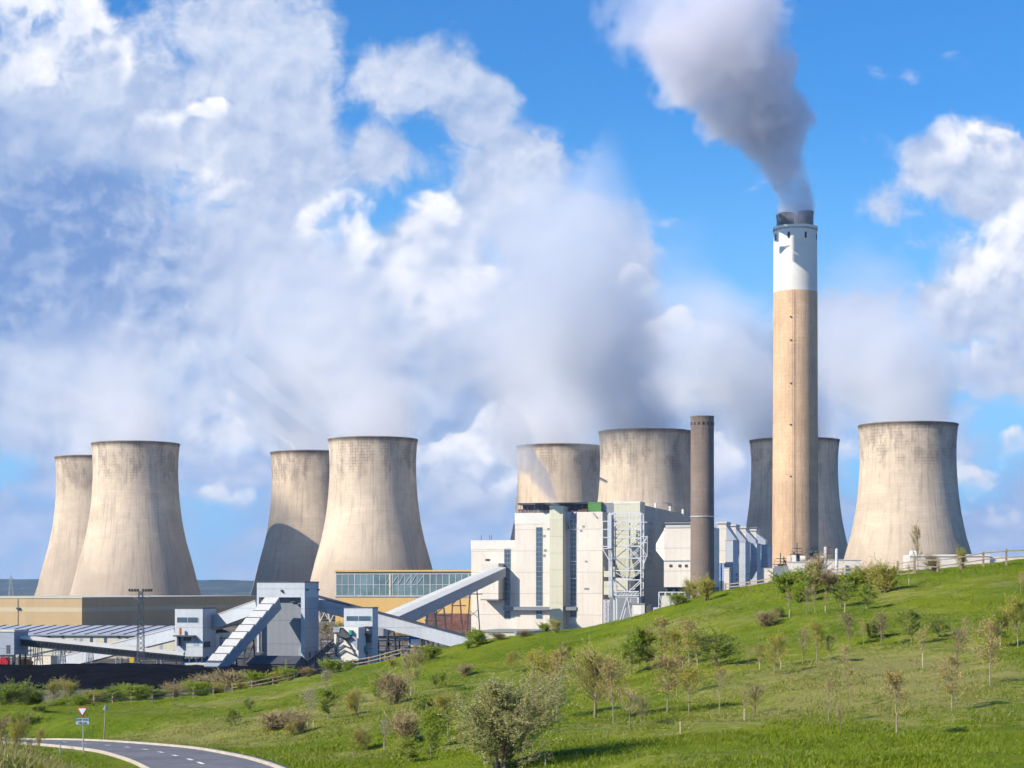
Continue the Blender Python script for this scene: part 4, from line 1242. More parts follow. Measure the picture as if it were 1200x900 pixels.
part(lc, 'roof', 'gallery_roof', lambda b: b.box(fv.X(217.5) - .1, .1, -.1, 4.1, fv.Z(778.5, 0) + .003, fv.Z(778, 0) + .1), fv)
part(lc, 'door', 'mid_grey_cladding', lambda b: b.box(fv.X(225.5), fv.X(234), -.06, .1, -.5, fv.Z(780, 0)), fv)

f2 = Fr(357, 482)
X, Z, S = f2.X, f2.Z, f2.S
t2 = thing('transfer_tower', 'tallest pale blue transfer tower where three conveyor galleries meet', 'transfer tower', f2.o)
xL = X(301); sR = S(373.5); zT = Z(682.5, 0); zM = Z(700, 0)
part(t2, 'upper_storey', 'blue_white_cladding', lambda b: b.box(xL, 0, 0, sR, zM, zT), f2)
part(t2, 'recessed_wall', 'mid_grey_cladding', lambda b: b.box(xL + .6, -.9, 1.6, sR - .1, -1, zM - .003), f2)
part(t2, 'side_wall', 'grey_blue_cladding', lambda b: b.box(-.899, 0, .0, sR - .05, -1, zM - .004), f2)
part(t2, 'corner_post', 'blue_white_cladding', lambda b: (b.box(xL, xL + .58, 0, .9, -1, zM - .003), b.box(-.95, .05, -.06, -.003, -1, zM - .003)), f2)
part(t2, 'roof', 'dark_roof', lambda b: b.box(xL - .12, .12, -.12, sR + .1, zT + .003, zT + .25), f2)
part(t2, 'wall_light', 'dark_steel', lambda b: (b.box(X(329.5), X(331.5), -.4, -.02, Z(693.5, -5), Z(691, -5)), b.box(X(331.5), X(332.5), -.3, -.02, Z(695, -5), Z(693, -5)), b.box(.02, .5, S(358.5), S(360), Z(692, 0), Z(690.5, 0)), b.box(.02, .5, S(372), S(373), Z(692, 0), Z(690.5, 0)), b.box(X(341.5, 1.6), X(347, 1.6), 1, 1.55, Z(706, -3), Z(703, -3)), b.box(X(349.5, 1.6), X(351.5, 1.6), 1.1, 1.55, Z(710, -2), Z(707.5, -2))), f2)
part(t2, 'drain_pipe', 'grey_steel', lambda b: b.beam((X(352, 1.5), 1.45, 0), (X(352, 1.5), 1.45, Z(758, 0)), .7), f2)
part(t2, 'open_base', 'dark_steel', lambda b: [b.box(x_, x_ + .3, y_, y_ + .3, -1, 4) for x_ in (.4, 2.4) for y_ in (2, 6)] + [b.beam((.6, 1 + i, 1 + i * .55), (3.4, 3 + i, 2.6 + i * .55), .2) for i in range(6)], f2)

f3 = Fr(436.5, 480)
X, Z, S = f3.X, f3.Z, f3.S
t3 = thing('transfer_house', 'smaller pale blue transfer house with a window strip where the descending gallery passes behind', 'transfer house', f3.o)
part(t3, 'wall', 'blue_white_cladding', lambda b: b.box(X(403), 0, 0, S(443), -1, Z(712.5, 0)), f3)
part(t3, 'roof', 'dark_roof', lambda b: b.box(X(403) - .1, .1, -.1, S(443) + .1, Z(712.5, 0) + .003, Z(712, 0) + .1), f3)
windows(t3, f3, 406, 435, 722, 727.5, 2)
part(t3, 'door', 'mid_grey_cladding', lambda b: b.box(X(428.5), X(434), -.07, .05, Z(753, 0), Z(744, 0)), f3)
part(t3, 'platform', 'dark_steel', lambda b: (b.box(X(420.5), X(436), -2, -.02, Z(744, 0), Z(742.5, 0)), b.box(X(429), X(435), -1, -.08, Z(742.5, 0) - 2.2, Z(744, 0))), f3)
part(t3, 'machine', 'orange_paint', lambda b: b.cyl((X(430), -1.2, Z(742.4, 0)), (X(430), -1.2, Z(735, 0)), .34), f3)
part(t3, 'awning', 'dark_steel', lambda b: b.box(X(428), X(437), -1.4, -.02, Z(734.4, 0), Z(734, 0)), f3)
part(t3, 'chute', 'dark_roof', lambda b: b.prism([(X(420.5), -1.5, Z(753, 0)), (X(420.5), -1.5, Z(768, 0)), (X(432), -1.5, Z(766, 0))], (0, 1.4, 0)), f3)
part(t3, 'machine', 'teal_paint', lambda b: b.box(X(429), X(432.5), -2.4, -1.6, Z(764, 0), Z(757, 0)), f3)

f4 = Fr(420, 474)
X, Z, S = f4.X, f4.Z, f4.S
t4 = thing('screen_house', 'small bright white screen house with dark bracing under a sloping chute', 'screen house', f4.o)
part(t4, 'wall', 'white_paint_band', lambda b: b.box(X(391.5), 0, 0, 5.5, Z(774, 0), Z(735, -3)), f4)
part(t4, 'chute', 'dark_roof', lambda b: b.prism([(X(392), -.1, Z(741.5, 0)), (X(408), -.1, Z(748, 0)), (X(413.5), -.1, Z(746, 0)), (X(402), -.1, Z(735.5, 0)), (X(401.5), -.1, Z(741, 0))], (0, -1.6, 0)), f4)
part(t4, 'chute', 'grey_blue_cladding', lambda b: b.prism([(X(393), -.1, Z(741, 0)), (X(400.5), -.1, Z(741, 0)), (X(401.5), -.1, Z(735.5, 0)), (X(394), -.1, Z(735, 0))], (0, -1.8, 0)), f4)
part(t4, 'chute', 'grey_blue_cladding', lambda b: b.prism([(X(409), -.1, Z(747.5, 0)), (X(419.7), -.1, Z(762, 0)), (X(419.7), -.1, Z(748, 0)), (X(414), -.1, Z(745, 0))], (0, -.5, 0)), f4)
def br(b):
    for (a, c_) in (((396, 742), (394, 768)), ((394, 768), (398, 770)), ((406, 748), (418, 769)), ((404, 748), (410, 756)), ((395, 755), (401, 749)), ((395, 762), (403, 756)), ((403, 756), (415, 761)), ((396, 768), (404, 762)), ((404, 762), (417, 768)), ((392, 741), (408, 751))):
        b.beam((X(a[0]), -.35, Z(a[1], 0)), (X(c_[0]), -.35, Z(c_[1], 0)), .26)
part(t4, 'bracing', 'dark_steel', br, f4)
part(t4, 'machine', 'teal_paint', lambda b: b.box(X(410.5), X(413.5), -1, -.1, Z(744, 0), Z(738.5, 0)), f4)
part(t4, 'support', 'dark_steel', lambda b: [b.box(x_, x_ + .4, y_, y_ + .4, -1, Z(774, 0) - .01) for x_ in (X(392), X(405), -.5) for y_ in (.2, 4.8)] + [b.box(X(393), X(401), .5, 3, 0, Z(776, 0)), b.box(X(404), X(410), .5, 3, 0, Z(777, 0))], f4)

# ------------------------------------------------------------------ conveyor galleries
def gallery(name, label, a, b_, w, h, body, roof, group='conveyor galleries'):
    """closed gallery: a, b_ are its roof-line ends"""
    a, b_ = Vector(a), Vector(b_)
    d = (b_ - a).normalized(); r = d.cross(Vector((0, 0, 1))).normalized(); u = r.cross(d)
    o_ = thing(name, label, 'conveyor gallery', (a.x, a.y, 0), group)
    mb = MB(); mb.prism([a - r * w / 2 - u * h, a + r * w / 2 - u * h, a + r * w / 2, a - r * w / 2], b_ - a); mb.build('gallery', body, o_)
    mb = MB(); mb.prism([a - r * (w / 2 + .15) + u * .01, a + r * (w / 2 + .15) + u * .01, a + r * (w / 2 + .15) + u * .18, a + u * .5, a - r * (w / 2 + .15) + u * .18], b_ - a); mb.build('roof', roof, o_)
    return o_, a, b_, r, u, d


o_, a, b2, r, u, d = gallery('conveyor_gallery', 'pale gallery rising to the white boiler house, its roof lit', at(436, 731, 520), at(584, 665.5, 790), 6.2, 3.6, 'gallery_shade_grey', 'white_paint_band')  # side darkened and roof whitened: shade and sunlight painted into their colours
for k, (px, py0, py1, Y_) in enumerate(((516, 716, 748, 655), (535, 705, 742, 690), (555, 692, 738, 735), (505, 722, 748, 640))):
    t_ = MB(); top = at(px, py0 - 5, Y_); 
    for s in (-1, 1):
        q = Vector((top.x + s * 2.6, Y_ - 1, 0))
        t_.beam(top + Vector((s * 1.2, -1, -.3)), q, .42); t_.beam(top + Vector((s * 1.2, 1, -.3)), q + Vector((0, 3, 0)), .42)
    t_.beam(top + Vector((-1.6, -1, -3)), top + Vector((3.4, -1, -3)), .4); t_.beam(top + Vector((-2, -1, -3)), top + Vector((2.5, -1, 1.2)), .35)
    t_.beam(top + Vector((-1.8, -1.2, -12)), top + Vector((1.8, -1.2, -9)), .22); t_.beam(top + Vector((-1.9, -1.2, -9)), top + Vector((1.7, -1.2, -12)), .22)
    t_.build('trestle', 'rust_steel' if k in (1,) else 'dark_steel', o_)
hb = MB(); hb.box(a.x - 2, a.x + 2.4, a.y - 1.5, a.y + 7, -1, 3); hb.build('tail_house', 'mid_grey_cladding', o_)

o_, a, b2, r, u, d = gallery('conveyor_gallery', 'long gallery with a dark roof descending right from the tallest transfer tower', at(363, 697, 500), at(560, 749.5, 490), 4.2, 3.3, 'blue_white_cladding', 'dark_roof')
for px, py in ((458, 738), (498, 748), (532, 755)):
    t_ = MB(); q = at(px, py, 493)
    for s in (-1, 1):
        t_.beam(q + Vector((s * .6, 0, 0)), (q.x + s * 1.8, 493, 0), .3); t_.beam(q + Vector((s * .6, 2, 0)), (q.x + s * 1.8, 496, 0), .3)
    t_.beam((q.x - 1.4, 493, q.z * .4), (q.x + 1.1, 493, q.z * .75), .18); t_.beam((q.x + 1.4, 493, q.z * .4), (q.x - 1.1, 493, q.z * .75), .18)
    t_.build('trestle', 'dark_steel', o_)

o_, a, b2, r, u, d = gallery('conveyor_gallery', 'short pale gallery between the left transfer house and the tallest tower', at(250, 724, 500), at(304, 704, 492), 3.6, 3.2, 'blue_white_cladding', 'gallery_roof')
o_, a, b2, r, u, d = gallery('conveyor_gallery', 'pale gallery rising from the yard to the left transfer house behind the dark conveyor', at(74, 770, 512), at(208, 736, 500), 3.8, 3.0, 'blue_white_cladding', 'gallery_roof')
part(o_, 'tail_house', 'blue_white_cladding', lambda b: b.box(a.x - 2.2, a.x + 1.5, a.y - 2.4, a.y + 2.4, -1, a.z + .3))

# stepped gallery coming down towards the yard
ga, gb = at(319.5, 702, 480), at(250.5, 777, 452)
o_ = thing('stepped_conveyor_gallery', 'steep gallery with pale stepped roof panels coming down from the tallest tower', 'conveyor gallery', (gb.x, gb.y, 0), 'conveyor galleries')
d = (gb - ga).normalized(); r = d.cross(Vector((0, 0, 1))).normalized(); u = r.cross(d)
if u.z < 0: u = -u
if r.x < 0: r = -r
wd = 1.9
mb = MB(); mb.prism([ga - r * wd - u * 2.7, ga + r * wd - u * 2.7, ga + r * wd, ga - r * wd], gb - ga + d * 1.5); mb.build('gallery', 'grey_blue_cladding', o_)
n = 9
for i in range(n):
    p0 = ga + (gb - ga) * ((i + .04) / n); p1 = ga + (gb - ga) * ((i + .94) / n)
    mb = MB(); mb.prism([p0 - r * (wd + .1) + u * .55, p0 + r * (wd + .1) + u * .55, p0 + r * (wd + .1) + u * .01, p0 - r * (wd + .1) + u * .01], p1 - p0 - u * .4 + u * .05); mb.build('roof_panel', 'gallery_roof', o_)
    mb = MB(); q0 = ga + (gb - ga) * ((i + .93) / n) + u * .34; mb.beam(q0 - r * (wd + .1), q0 + r * (wd + .1), .3, .34); mb.build('panel_joint', 'dark_steel', o_)
mb = MB()
for t in (.45, .75):
    q = ga + (gb - ga) * t - u * 2.5
    for s in (-1, 1): mb.beam(q + r * s * 1.2, Vector((q.x + s * 1.4, q.y + 1, -1)), .3)
    mb.beam(Vector((q.x - 1.2, q.y + .5, 1)), Vector((q.x + 1.2, q.y + .5, q.z * .8)), .2)
mb.build('trestle', 'dark_steel', o_)

# dark trestle conveyor on the left with a pale top sheet
ca, cb = at(17, 747, 482), at(216, 767.5, 486)
o_ = thing('trestle_conveyor', 'long dark trestle conveyor with a white cover across the coal yard', 'conveyor', (ca.x, ca.y, 0))
d = (cb - ca).normalized(); u = Vector((0, 0, 1))
mb = MB(); mb.prism([ca + Vector((0, -1.5, -.12)), ca + Vector((0, 1.5, -.12)), ca + Vector((0, 1.3, .75)), ca + Vector((0, -1.3, .6))], cb - ca); mb.build('cover', 'white_paint_band', o_)
mb = MB()
L_ = (cb - ca).length; n = 44
for y_ in (-1.2, 1.2):
    for dz, w_ in ((-.42, .25), (-1.75, .28)): mb.beam(ca + Vector((0, y_, dz)), cb + Vector((0, y_, dz)), w_)
    for i in range(n):
        p0 = ca + (cb - ca) * (i / n) + Vector((0, y_, -.42)); p1 = ca + (cb - ca) * ((i + 1) / n) + Vector((0, y_, -1.75))
        mb.beam(p0, p1, .14); mb.beam(p0, p0 + Vector((0, 0, -1.33)), .14)
mb.build('side_truss', 'dark_steel', o_)
mb = MB(); mb.prism([ca + Vector((0, -1.0, -1.5)), ca + Vector((0, 1.0, -1.5)), ca + Vector((0, 1.0, -.5)), ca + Vector((0, -1.0, -.5))], cb - ca); mb.build('belt_deck', 'soot', o_)
for px in (45, 72, 105, 139, 160, 187):
    mb = MB(); p = ca + (cb - ca) * ((px - 17) / 199); p.z -= 1.9
    for y_ in (-1.2, 1.2):
        for s in (-1, 1): mb.beam(p + Vector((s * .45, y_, 0)), (p.x + s * .85, p.y + y_, -.5), .2)
        if p.z > 2:
            mb.beam((p.x - .75, p.y + y_, p.z * .3), (p.x + .6, p.y + y_, p.z * .7), .13); mb.beam((p.x + .75, p.y + y_, p.z * .3), (p.x - .6, p.y + y_, p.z * .7), .13)
    mb.build('trestle', 'grey_steel', o_)

# blue grey drive house at the left edge
f5 = Fr(16.5, 478)
X, Z, S = f5.X, f5.Z, f5.S
t5 = thing('drive_house', 'blue grey drive house at the end of the dark trestle conveyor', 'drive house', f5.o)
part(t5, 'wall', 'grey_blue_cladding', lambda b: b.box(X(-30), 0, 0, 7, Z(767.5, 0), Z(740.5, 0)), f5)
part(t5, 'roof', 'gallery_roof', lambda b: b.box(X(-30), .2, -.2, 7.2, Z(740.5, 0) + .003, Z(739, 0) + .2), f5)
part(t5, 'door', 'dark_roof', lambda b: b.box(X(7.5), X(12), -.07, .05, Z(766, 0), Z(756, 0)), f5)
part(t5, 'support', 'dark_steel', lambda b: [b.box(x_, x_ + .4, y_, y_ + .4, -1, Z(767.5, 0)) for x_ in (X(-28), X(-12), X(0), X(8), -.5) for y_ in (.3, 6)] + [b.box(X(-28), 0, .2, .5, Z(770, 0), Z(767.6, 0))], f5)

# dark gabled shed in the yard
f6 = Fr(346, 462)
X, Z, S = f6.X, f6.Z, f6.S
t6 = thing('dark_shed', 'low black gabled shed below the tallest transfer tower', 'shed', f6.o)
xl = X(288); zE = 1.9; zR = 3.6
part(t6, 'wall', 'dark_shed_cladding', lambda b: (b.box(xl, 0, 0, 8, -1, zE), b.prism([(0, 0, zE), (0, 8, zE), (0, 4, zR)], (-.3, 0, 0)), b.prism([(xl + .3, 0, zE), (xl + .3, 8, zE), (xl + .3, 4, zR)], (-.3, 0, 0))), f6)
part(t6, 'roof', 'dark_roof', lambda b: b.add([(xl - .2, -.3, zE - .1), (.2, -.3, zE - .1), (.2, 4, zR + .05), (xl - .2, 4, zR + .05), (.2, 8.3, zE - .1), (xl - .2, 8.3, zE - .1)], [(0, 1, 2, 3), (3, 2, 4, 5)]), f6)
f6 = Fr(298, 470)
t6 = thing('dark_shed', 'smaller dark shed with a grey roof beside the stepped gallery', 'shed', f6.o)
part(t6, 'wall', 'dark_shed_cladding', lambda b: b.box(f6.X(278), 0, 0, 6, -1, 2.9), f6)
part(t6, 'roof', 'dark_roof', lambda b: b.prism([(f6.X(278) - .2, -.3, 2.91), (.2, -.3, 2.91), (.2, 6.3, 4.0), (f6.X(278) - .2, 6.3, 4.0)], (0, 0, .2)), f6)

# white hut with green grey roof among the yard steel
f7 = Fr(59.5, 496)
t7 = thing('yard_hut', 'white hut with a dark sloping roof under the trestle conveyor', 'hut', f7.o)
part(t7, 'wall', 'white_cladding', lambda b: b.box(f7.X(37.5), 0, 0, 4.5, -1, f7.Z(769, 0)), f7)
part(t7, 'roof', 'dark_roof', lambda b: b.prism([(f7.X(36), -.5, f7.Z(769, 0)), (1.4, -.5, f7.Z(763, 0)), (2.2, 5, f7.Z(760, 0)), (f7.X(37), 5, f7.Z(766, 0))], (0, 0, .25)), f7)
# tangle of pipework, tanks and steel of the yard
def yard_frame(px0, px1, Y_, htop, seed, lab, nm='pipe_rack'):
    r_ = random.Random(seed)
    xa_ = (px0 - 600) / F * Y_; xb_ = (px1 - 600) / F * Y_
    o_ = thing(nm, lab, 'pipe rack', (xa_, Y_, 0))
    mb = MB(); n_ = max(2, int((xb_ - xa_) / 2.2))
    for i in range(n_ + 1):
        x_ = xa_ + (xb_ - xa_) * i / n_
        for y_ in (0, 3): mb.beam((x_, Y_ + y_, -.5), (x_, Y_ + y_, htop * r_.uniform(.75, 1)), .2)
    for k in range(1, 4):
        for y_ in (0, 3): mb.beam((xa_, Y_ + y_, htop * k / 3.4), (xb_, Y_ + y_, htop * k / 3.4), .18)
    for i in range(n_):
        x_ = xa_ + (xb_ - xa_) * i / n_; mb.beam((x_, Y_, htop * .3 * r_.randint(0, 2)), (x_ + (xb_ - xa_) / n_, Y_, htop * .3 * r_.randint(1, 3)), .13)
    mb.build('frame', 'dark_steel', o_)
    mb = MB()
    for k in range(4):
        z_ = htop * r_.uniform(.2, .9); mb.cyl((xa_, Y_ + 1.4 + k * .3, z_), (xb_, Y_ + 1.4 + k * .3, z_ + r_.uniform(-.4, .4)), r_.uniform(.12, .35), n=8)
    mb.build('pipe', 'pipe_steel', o_)
    return o_
yard_frame(18, 36, 505, 6.0, 1, 'tangled steel pipe rack between the drive house and the white hut')
yard_frame(62, 104, 518, 5.6, 2, 'steel pipe rack behind the trestle conveyor with silver pipes')
yard_frame(150, 204, 520, 3.4, 3, 'low pipe rack in front of the left transfer house')
yard_frame(443, 480, 500, 8.5, 4, 'dark steel structure right of the smaller transfer house')
yard_frame(376, 392, 505, 7.5, 5, 'steel structure between the tallest tower and the screen house')
yard_frame(258, 286, 500, 8.0, 6, 'steel structure behind the stepped gallery')
# inclined open conveyor up to the tall tower from the right, dark
o_ = thing('open_conveyor', 'dark open conveyor climbing into the tallest transfer tower between it and the screen house', 'conveyor', at(391, 748, 476))
mb = MB()
pA, pB = at(360, 775, 470), at(391, 750, 476)
for dz in (0, -1.4):
    for y_ in (-1, 1): mb.beam(pA + Vector((0, y_, dz)), pB + Vector((0, y_, dz)), .25)
for i in range(9):
    p = pA + (pB - pA) * i / 9; q = pA + (pB - pA) * (i + 1) / 9
    mb.beam(p + Vector((0, -1, 0)), q + Vector((0, -1, -1.4)), .14); mb.beam(p + Vector((0, -1, 0)), p + Vector((0, -1, -1.4)), .14)
mb.build('frame', 'dark_steel', o_)
mb = MB(); mb.prism([pA + Vector((0, -.8, -1)), pA + Vector((0, .8, -1)), pA + Vector((0, .8, -.6)), pA + Vector((0, -.8, -.6))], pB - pA); mb.build('belt', 'dark_roof', o_)
# vehicles / bins
for (px, py, Y_, w_, h_, mt, lab, nm) in ((30, 783, 484, 2.6, 1.6, 'orange_paint', 'orange loader standing beside the white hut', 'loader'), (4, 774, 476, 1.8, 2.4, 'red_paint', 'dark red skip under the drive house', 'skip'), (154, 779, 492, 1.0, 4.6, 'yellow_paint', 'yellow upright machine under the trestle conveyor', 'hopper')):
    p = at(px, py, Y_)
    o_ = thing(nm, lab, nm, (p.x, Y_, 0))
    part(o_, 'body', mt, lambda b: b.prism([(p.x - w_ / 2, Y_, .5), (p.x + w_ / 2, Y_, .5), (p.x + w_ / 2 + .3, Y_, .5 + h_ * .6), (p.x + w_ * .2, Y_, .5 + h_), (p.x - w_ * .4, Y_, .5 + h_)], (0, 1.8, 0)))
    part(o_, 'base', 'dark_steel', lambda b: [b.cyl((p.x + s * w_ * .35, Y_ - .1, .4), (p.x + s * w_ * .35, Y_ + 1.9, .4), .42, n=10) for s in (-1, 1)])
p = at(50, 797, 420)
o_ = thing('sample_cabin', 'tiny white cabin on the black coal stock', 'cabin', (p.x, 420, 1.5))
part(o_, 'wall', 'white_steel', lambda b: b.box(p.x - .5, p.x + .5, 420, 421, hz1(p.x, 420), p.z + 1.2))
part(o_, 'roof', 'dark_roof', lambda b: b.box(p.x - .6, p.x + .6, 419.9, 421.1, p.z + 1.201, p.z + 1.3))
# blue lorry bodies beyond the descending gallery
for (px0, px1, py0, py1, mt, lab) in ((479, 492, 748, 757, 'sign_white', 'white trailer beside the blue ones beyond the descending gallery'), (480, 494, 745.5, 749, 'blue_paint', 'blue canopy roof on the left beyond the descending gallery'), (497, 508, 745.5, 751, 'blue_paint', 'blue container on the right beyond the descending gallery')):
    A_, B_ = at(px0, py1, 560), at(px1, py0, 560)
    o_ = thing('trailer', lab, 'trailer', (A_.x, 560, 0))
    part(o_, 'body', mt, lambda b: b.box(A_.x, B_.x, 560, 563, A_.z, B_.z))
    part(o_, 'support', 'dark_steel', lambda b: [b.box(x_, x_ + .2, 560.2, 562.8, -1, A_.z - .01) for x_ in (A_.x, B_.x - .2)])
# low grey kiosk roofs
A_, B_ = at(471, 766, 520), at(500, 757, 520)
o_ = thing('flat_roof_kiosk', 'low flat roofed kiosk beyond the bushes under the descending gallery', 'kiosk', (A_.x, 520, 0))
part(o_, 'wall', 'grey_blue_cladding', lambda b: b.box(A_.x + .4, B_.x - .4, 520.3, 524, -1, B_.z - .3))
part(o_, 'roof', 'bare_concrete', lambda b: b.box(A_.x, B_.x, 520, 524.4, B_.z - .29, B_.z))

# ------------------------------------------------------------------ floodlight mast and pylon
pm = at(165, 781, 468); zt_ = EYE + (690 - 693) / F * 468
o_ = thing('floodlight_mast', 'tall lattice floodlight mast with a wide lamp bar in front of the tan store', 'floodlight mast', (pm.x, 468, 0))
mb = MB(); n = 16; wB, wT = .95, .45
for i in range(n):
    z0, z1_ = zt_ * i / n, zt_ * (i + 1) / n; w0, w1 = wB + (wT - wB) * i / n, wB + (wT - wB) * (i + 1) / n
    for sx, sy in ((-1, -1), (1, -1), (1, 1), (-1, 1)):
        mb.beam((pm.x + sx * w0, 468 + sy * w0, z0), (pm.x + sx * w1, 468 + sy * w1, z1_), .10)
    for s in (-1, 1):
        mb.beam((pm.x - w0, 468 + s * w0, z0), (pm.x + w1, 468 + s * w1, z1_), .08); mb.beam((pm.x + w0, 468 + s * w0, z0), (pm.x - w1, 468 + s * w1, z1_), .08)
        mb.beam((pm.x + s * w0, 468 - w0, z0), (pm.x + s * w1, 468 + w1, z1_), .08)
mb.build('lattice', 'dark_steel', o_)
part(o_, 'lamp_bar', 'grey_steel', lambda b: (b.beam((pm.x - 2.8, 468, zt_), (pm.x + 2.8, 468, zt_), .12), b.beam((pm.x - 2.8, 468, zt_ - .9), (pm.x + 2.8, 468, zt_ - .9), .12), b.beam((pm.x - 2.4, 468, zt_ - .9), (pm.x, 468, zt_ - 2.6), .1), b.beam((pm.x + 2.4, 468, zt_ - .9), (pm.x, 468, zt_ - 2.6), .1)))
for i in range(9):
    if i == 4: continue
    x_ = pm.x - 2.7 + i * .67
    part(o_, 'floodlight', 'soot', lambda b: b.prism([(x_ - .24, 467.6, zt_ + .05), (x_ + .24, 467.6, zt_ + .05), (x_ + .24, 467.5, zt_ + .5), (x_ - .24, 467.5, zt_ + .5)], (0, .35, .1)))
pp = at(13, 706, 2300)
o_ = thing('electricity_pylon', 'distant electricity pylon on the plain beyond the tan store', 'pylon', (pp.x, 2300, 0))
mb = MB(); hP = 36
for s in (-1, 1):
    for y_ in (-3, 3):
        mb.beam((pp.x + s * 3.5, 2300 + y_, -1), (pp.x + s * .6, 2300 + y_ * .2, hP), .5)
for k in range(6):
    z0, z1_ = hP * k / 6, hP * (k + 1) / 6; w0, w1 = 3.5 - 2.9 * k / 6, 3.5 - 2.9 * (k + 1) / 6
    mb.beam((pp.x - w0, 2297, z0), (pp.x + w1, 2297, z1_), .3); mb.beam((pp.x + w0, 2297, z0), (pp.x - w1, 2297, z1_), .3)
mb.build('lattice', 'galvanised', o_)
part(o_, 'cross_arm', 'galvanised', lambda b: [b.beam((pp.x - w, 2300, z), (pp.x + w, 2300, z), .4) for w, z in ((5, 22), (6.5, 27), (4.5, 32))])

# ------------------------------------------------------------------ process plant at the foot of the tall chimney
fw = Fr(1010, 690, 6)
X, Z, S = fw.X, fw.Z, fw.S
ww = thing('white_process_building', 'low white building at the foot of the tall chimney behind the ridge', 'process building', fw.o)
part(ww, 'wall', 'white_cladding', lambda b: (b.box(X(924), X(948), 0, 12, 0, Z(659, X(935))), b.box(X(948) + .01, 0, 3, 14, 0, Z(656.5, 0))), fw)
part(ww, 'roof', 'gallery_roof', lambda b: (b.box(X(924) - .2, X(948), -.2, 12.2, Z(659, X(935)) + .003, Z(659, X(935)) + .3), b.box(X(948) + .4, .2, 2.8, 14.2, Z(656.5, 0) + .003, Z(656.5, 0) + .3)), fw)
part(ww, 'plant_room', 'white_cladding', lambda b: (b.box(X(923.5), X(926.5), 4, 7, Z(657, 0), Z(651, 0)), b.box(X(928.5), X(933.5), 4, 8, Z(659, 0), Z(650, 0)), b.cyl((X(938), 4, Z(654, 0)), (X(944), 4, Z(654, 0)), .9, n=10), b.cyl((X(962), 6, Z(653.5, 0)), (X(967), 6, Z(653.5, 0)), .8, n=10)), fw)
part(ww, 'plant_room', 'mid_grey_cladding', lambda b: b.box(X(908), X(924) - .01, 1, 9, 0, Z(663, 0)), fw)
for px, pt, pw, mt, lab in ((934, 636, 2.0, 'dark_steel', 'dark process column with platforms, left of the pair before the tall chimney'), (951.5, 634, 2.0, 'dark_steel', 'dark process column with a wide head between two others'), (968.5, 635, 1.6, 'rust_steel', 'rusty headed process column beside the white vent posts'), (914.5, 648, 2.2, 'dark_steel', 'short dark process column by the white cabin'), (918.5, 652, 1.4, 'rust_steel', 'short rusty process column with thin vents')):
    pw *= 1.6; Y_ = 705; xx = (px - 600) / F * Y_; ztp = EYE + (690 - pt) / F * Y_
    o_ = thing('process_column', lab, 'process column', (xx, Y_, 0), 'process columns')
    part(o_, 'column', mt, lambda b: (b.cyl((xx, Y_, 5), (xx, Y_, ztp - 4), pw * .28, n=8), b.cyl((xx, Y_, ztp - 4), (xx, Y_, ztp), .18, n=6)))
    part(o_, 'platform', mt, lambda b: [b.cyl((xx + dx, Y_, ztp - dz), (xx + dx, Y_, ztp - dz + .25), w, n=8) for dz, w, dx in ((2.2, pw * .55, .2), (4.4, pw * .8, -.1), (6.6, pw * .55, .1))])
    part(o_, 'rail', mt, lambda b: [b.beam((xx + s * pw * .6, Y_, ztp - 4.4), (xx + s * pw * .6, Y_, ztp - 2.6), .12) for s in (-1, 0, 1)] + [b.beam((xx - pw * .6, Y_, ztp - 3.2), (xx + pw * .6, Y_, ztp - 3.2), .1)])
    def cl(b):
        r_ = random.Random(int(px))
        for k in range(16):
            z_ = ztp - r_.uniform(3, 13); x_ = xx + r_.uniform(-1, 1) * pw * .55
            b.box(x_, x_ + r_.uniform(.2, .7), Y_ - .6, Y_ + .6, z_, z_ + r_.uniform(.2, 1.2))
    part(o_, 'pipework', mt, cl)
for px, pt, w_, lab in ((967.5, 642, .75, 'white vent post, left and thicker of the two beside the tall chimney foot'), (980.5, 644, .7, 'white vent post standing alone to the right of the process columns')):
    Y_ = 688; xx = (px - 600) / F * Y_; ztp = EYE + (690 - pt) / F * Y_
    o_ = thing('vent_post', lab, 'vent post', (xx, Y_, 0), 'white vent posts')
    part(o_, 'pipe', 'white_steel', lambda b: b.cyl((xx, Y_, 0), (xx, Y_, ztp), w_ * .9, w_ * .8, n=12))
    part(o_, 'cap', 'white_steel', lambda b: b.cyl((xx, Y_, ztp + .003), (xx, Y_, ztp + .4), w_ * .9, w_ * .3, n=12))
# long white tank wall seen through the ridge fence
fz = Fr(1215, 560, 4)
X, Z, S = fz.X, fz.Z, fz.S
wt_ = thing('white_long_building', 'long white building seen through the ridge fence at the right', 'building', fz.o)
part(wt_, 'wall', 'white_cladding', lambda b: (b.box(X(1066), X(1160), 0, 14, 0, Z(652, X(1100))), b.box(X(1160) + .01, X(1330), 1, 15, 0, Z(652.5, X(1160)))), fz)
part(wt_, 'roof', 'white_paint_band', lambda b: (b.box(X(1066), X(1160), -.3, 14, Z(652, X(1100)) + .003, Z(651, X(1100)) + .3), b.cyl((X(1070), 7, Z(651, X(1070))), (X(1078), 7, Z(651, X(1070))), 1.6, n=12)), fz)

# ------------------------------------------------------------------ coal stock
cx_ = np.linspace(-190, -36, 150); cyy = np.linspace(372, 470, 60)
CX, CY = np.meshgrid(cx_, cyy)
ed = np.clip(np.minimum.reduce([(CX + 190) / 20, (-36 - CX) / 26, (CY - 372) / 14, (470 - CY) / 14]), 0, 1)
ed = ed * ed * (3 - 2 * ed)
CZ = ed * (.2 + 2.6 * fbm2(CX, CY, 24, 31) + .8 * fbm2(CX, CY, 5, 32)) + H(CX.ravel(), CY.ravel()).reshape(CX.shape) * 1.0 - .3
coal = grid_mesh('coal_heap', CX, CY, CZ, 'coal')
tag(coal, kind='stuff')
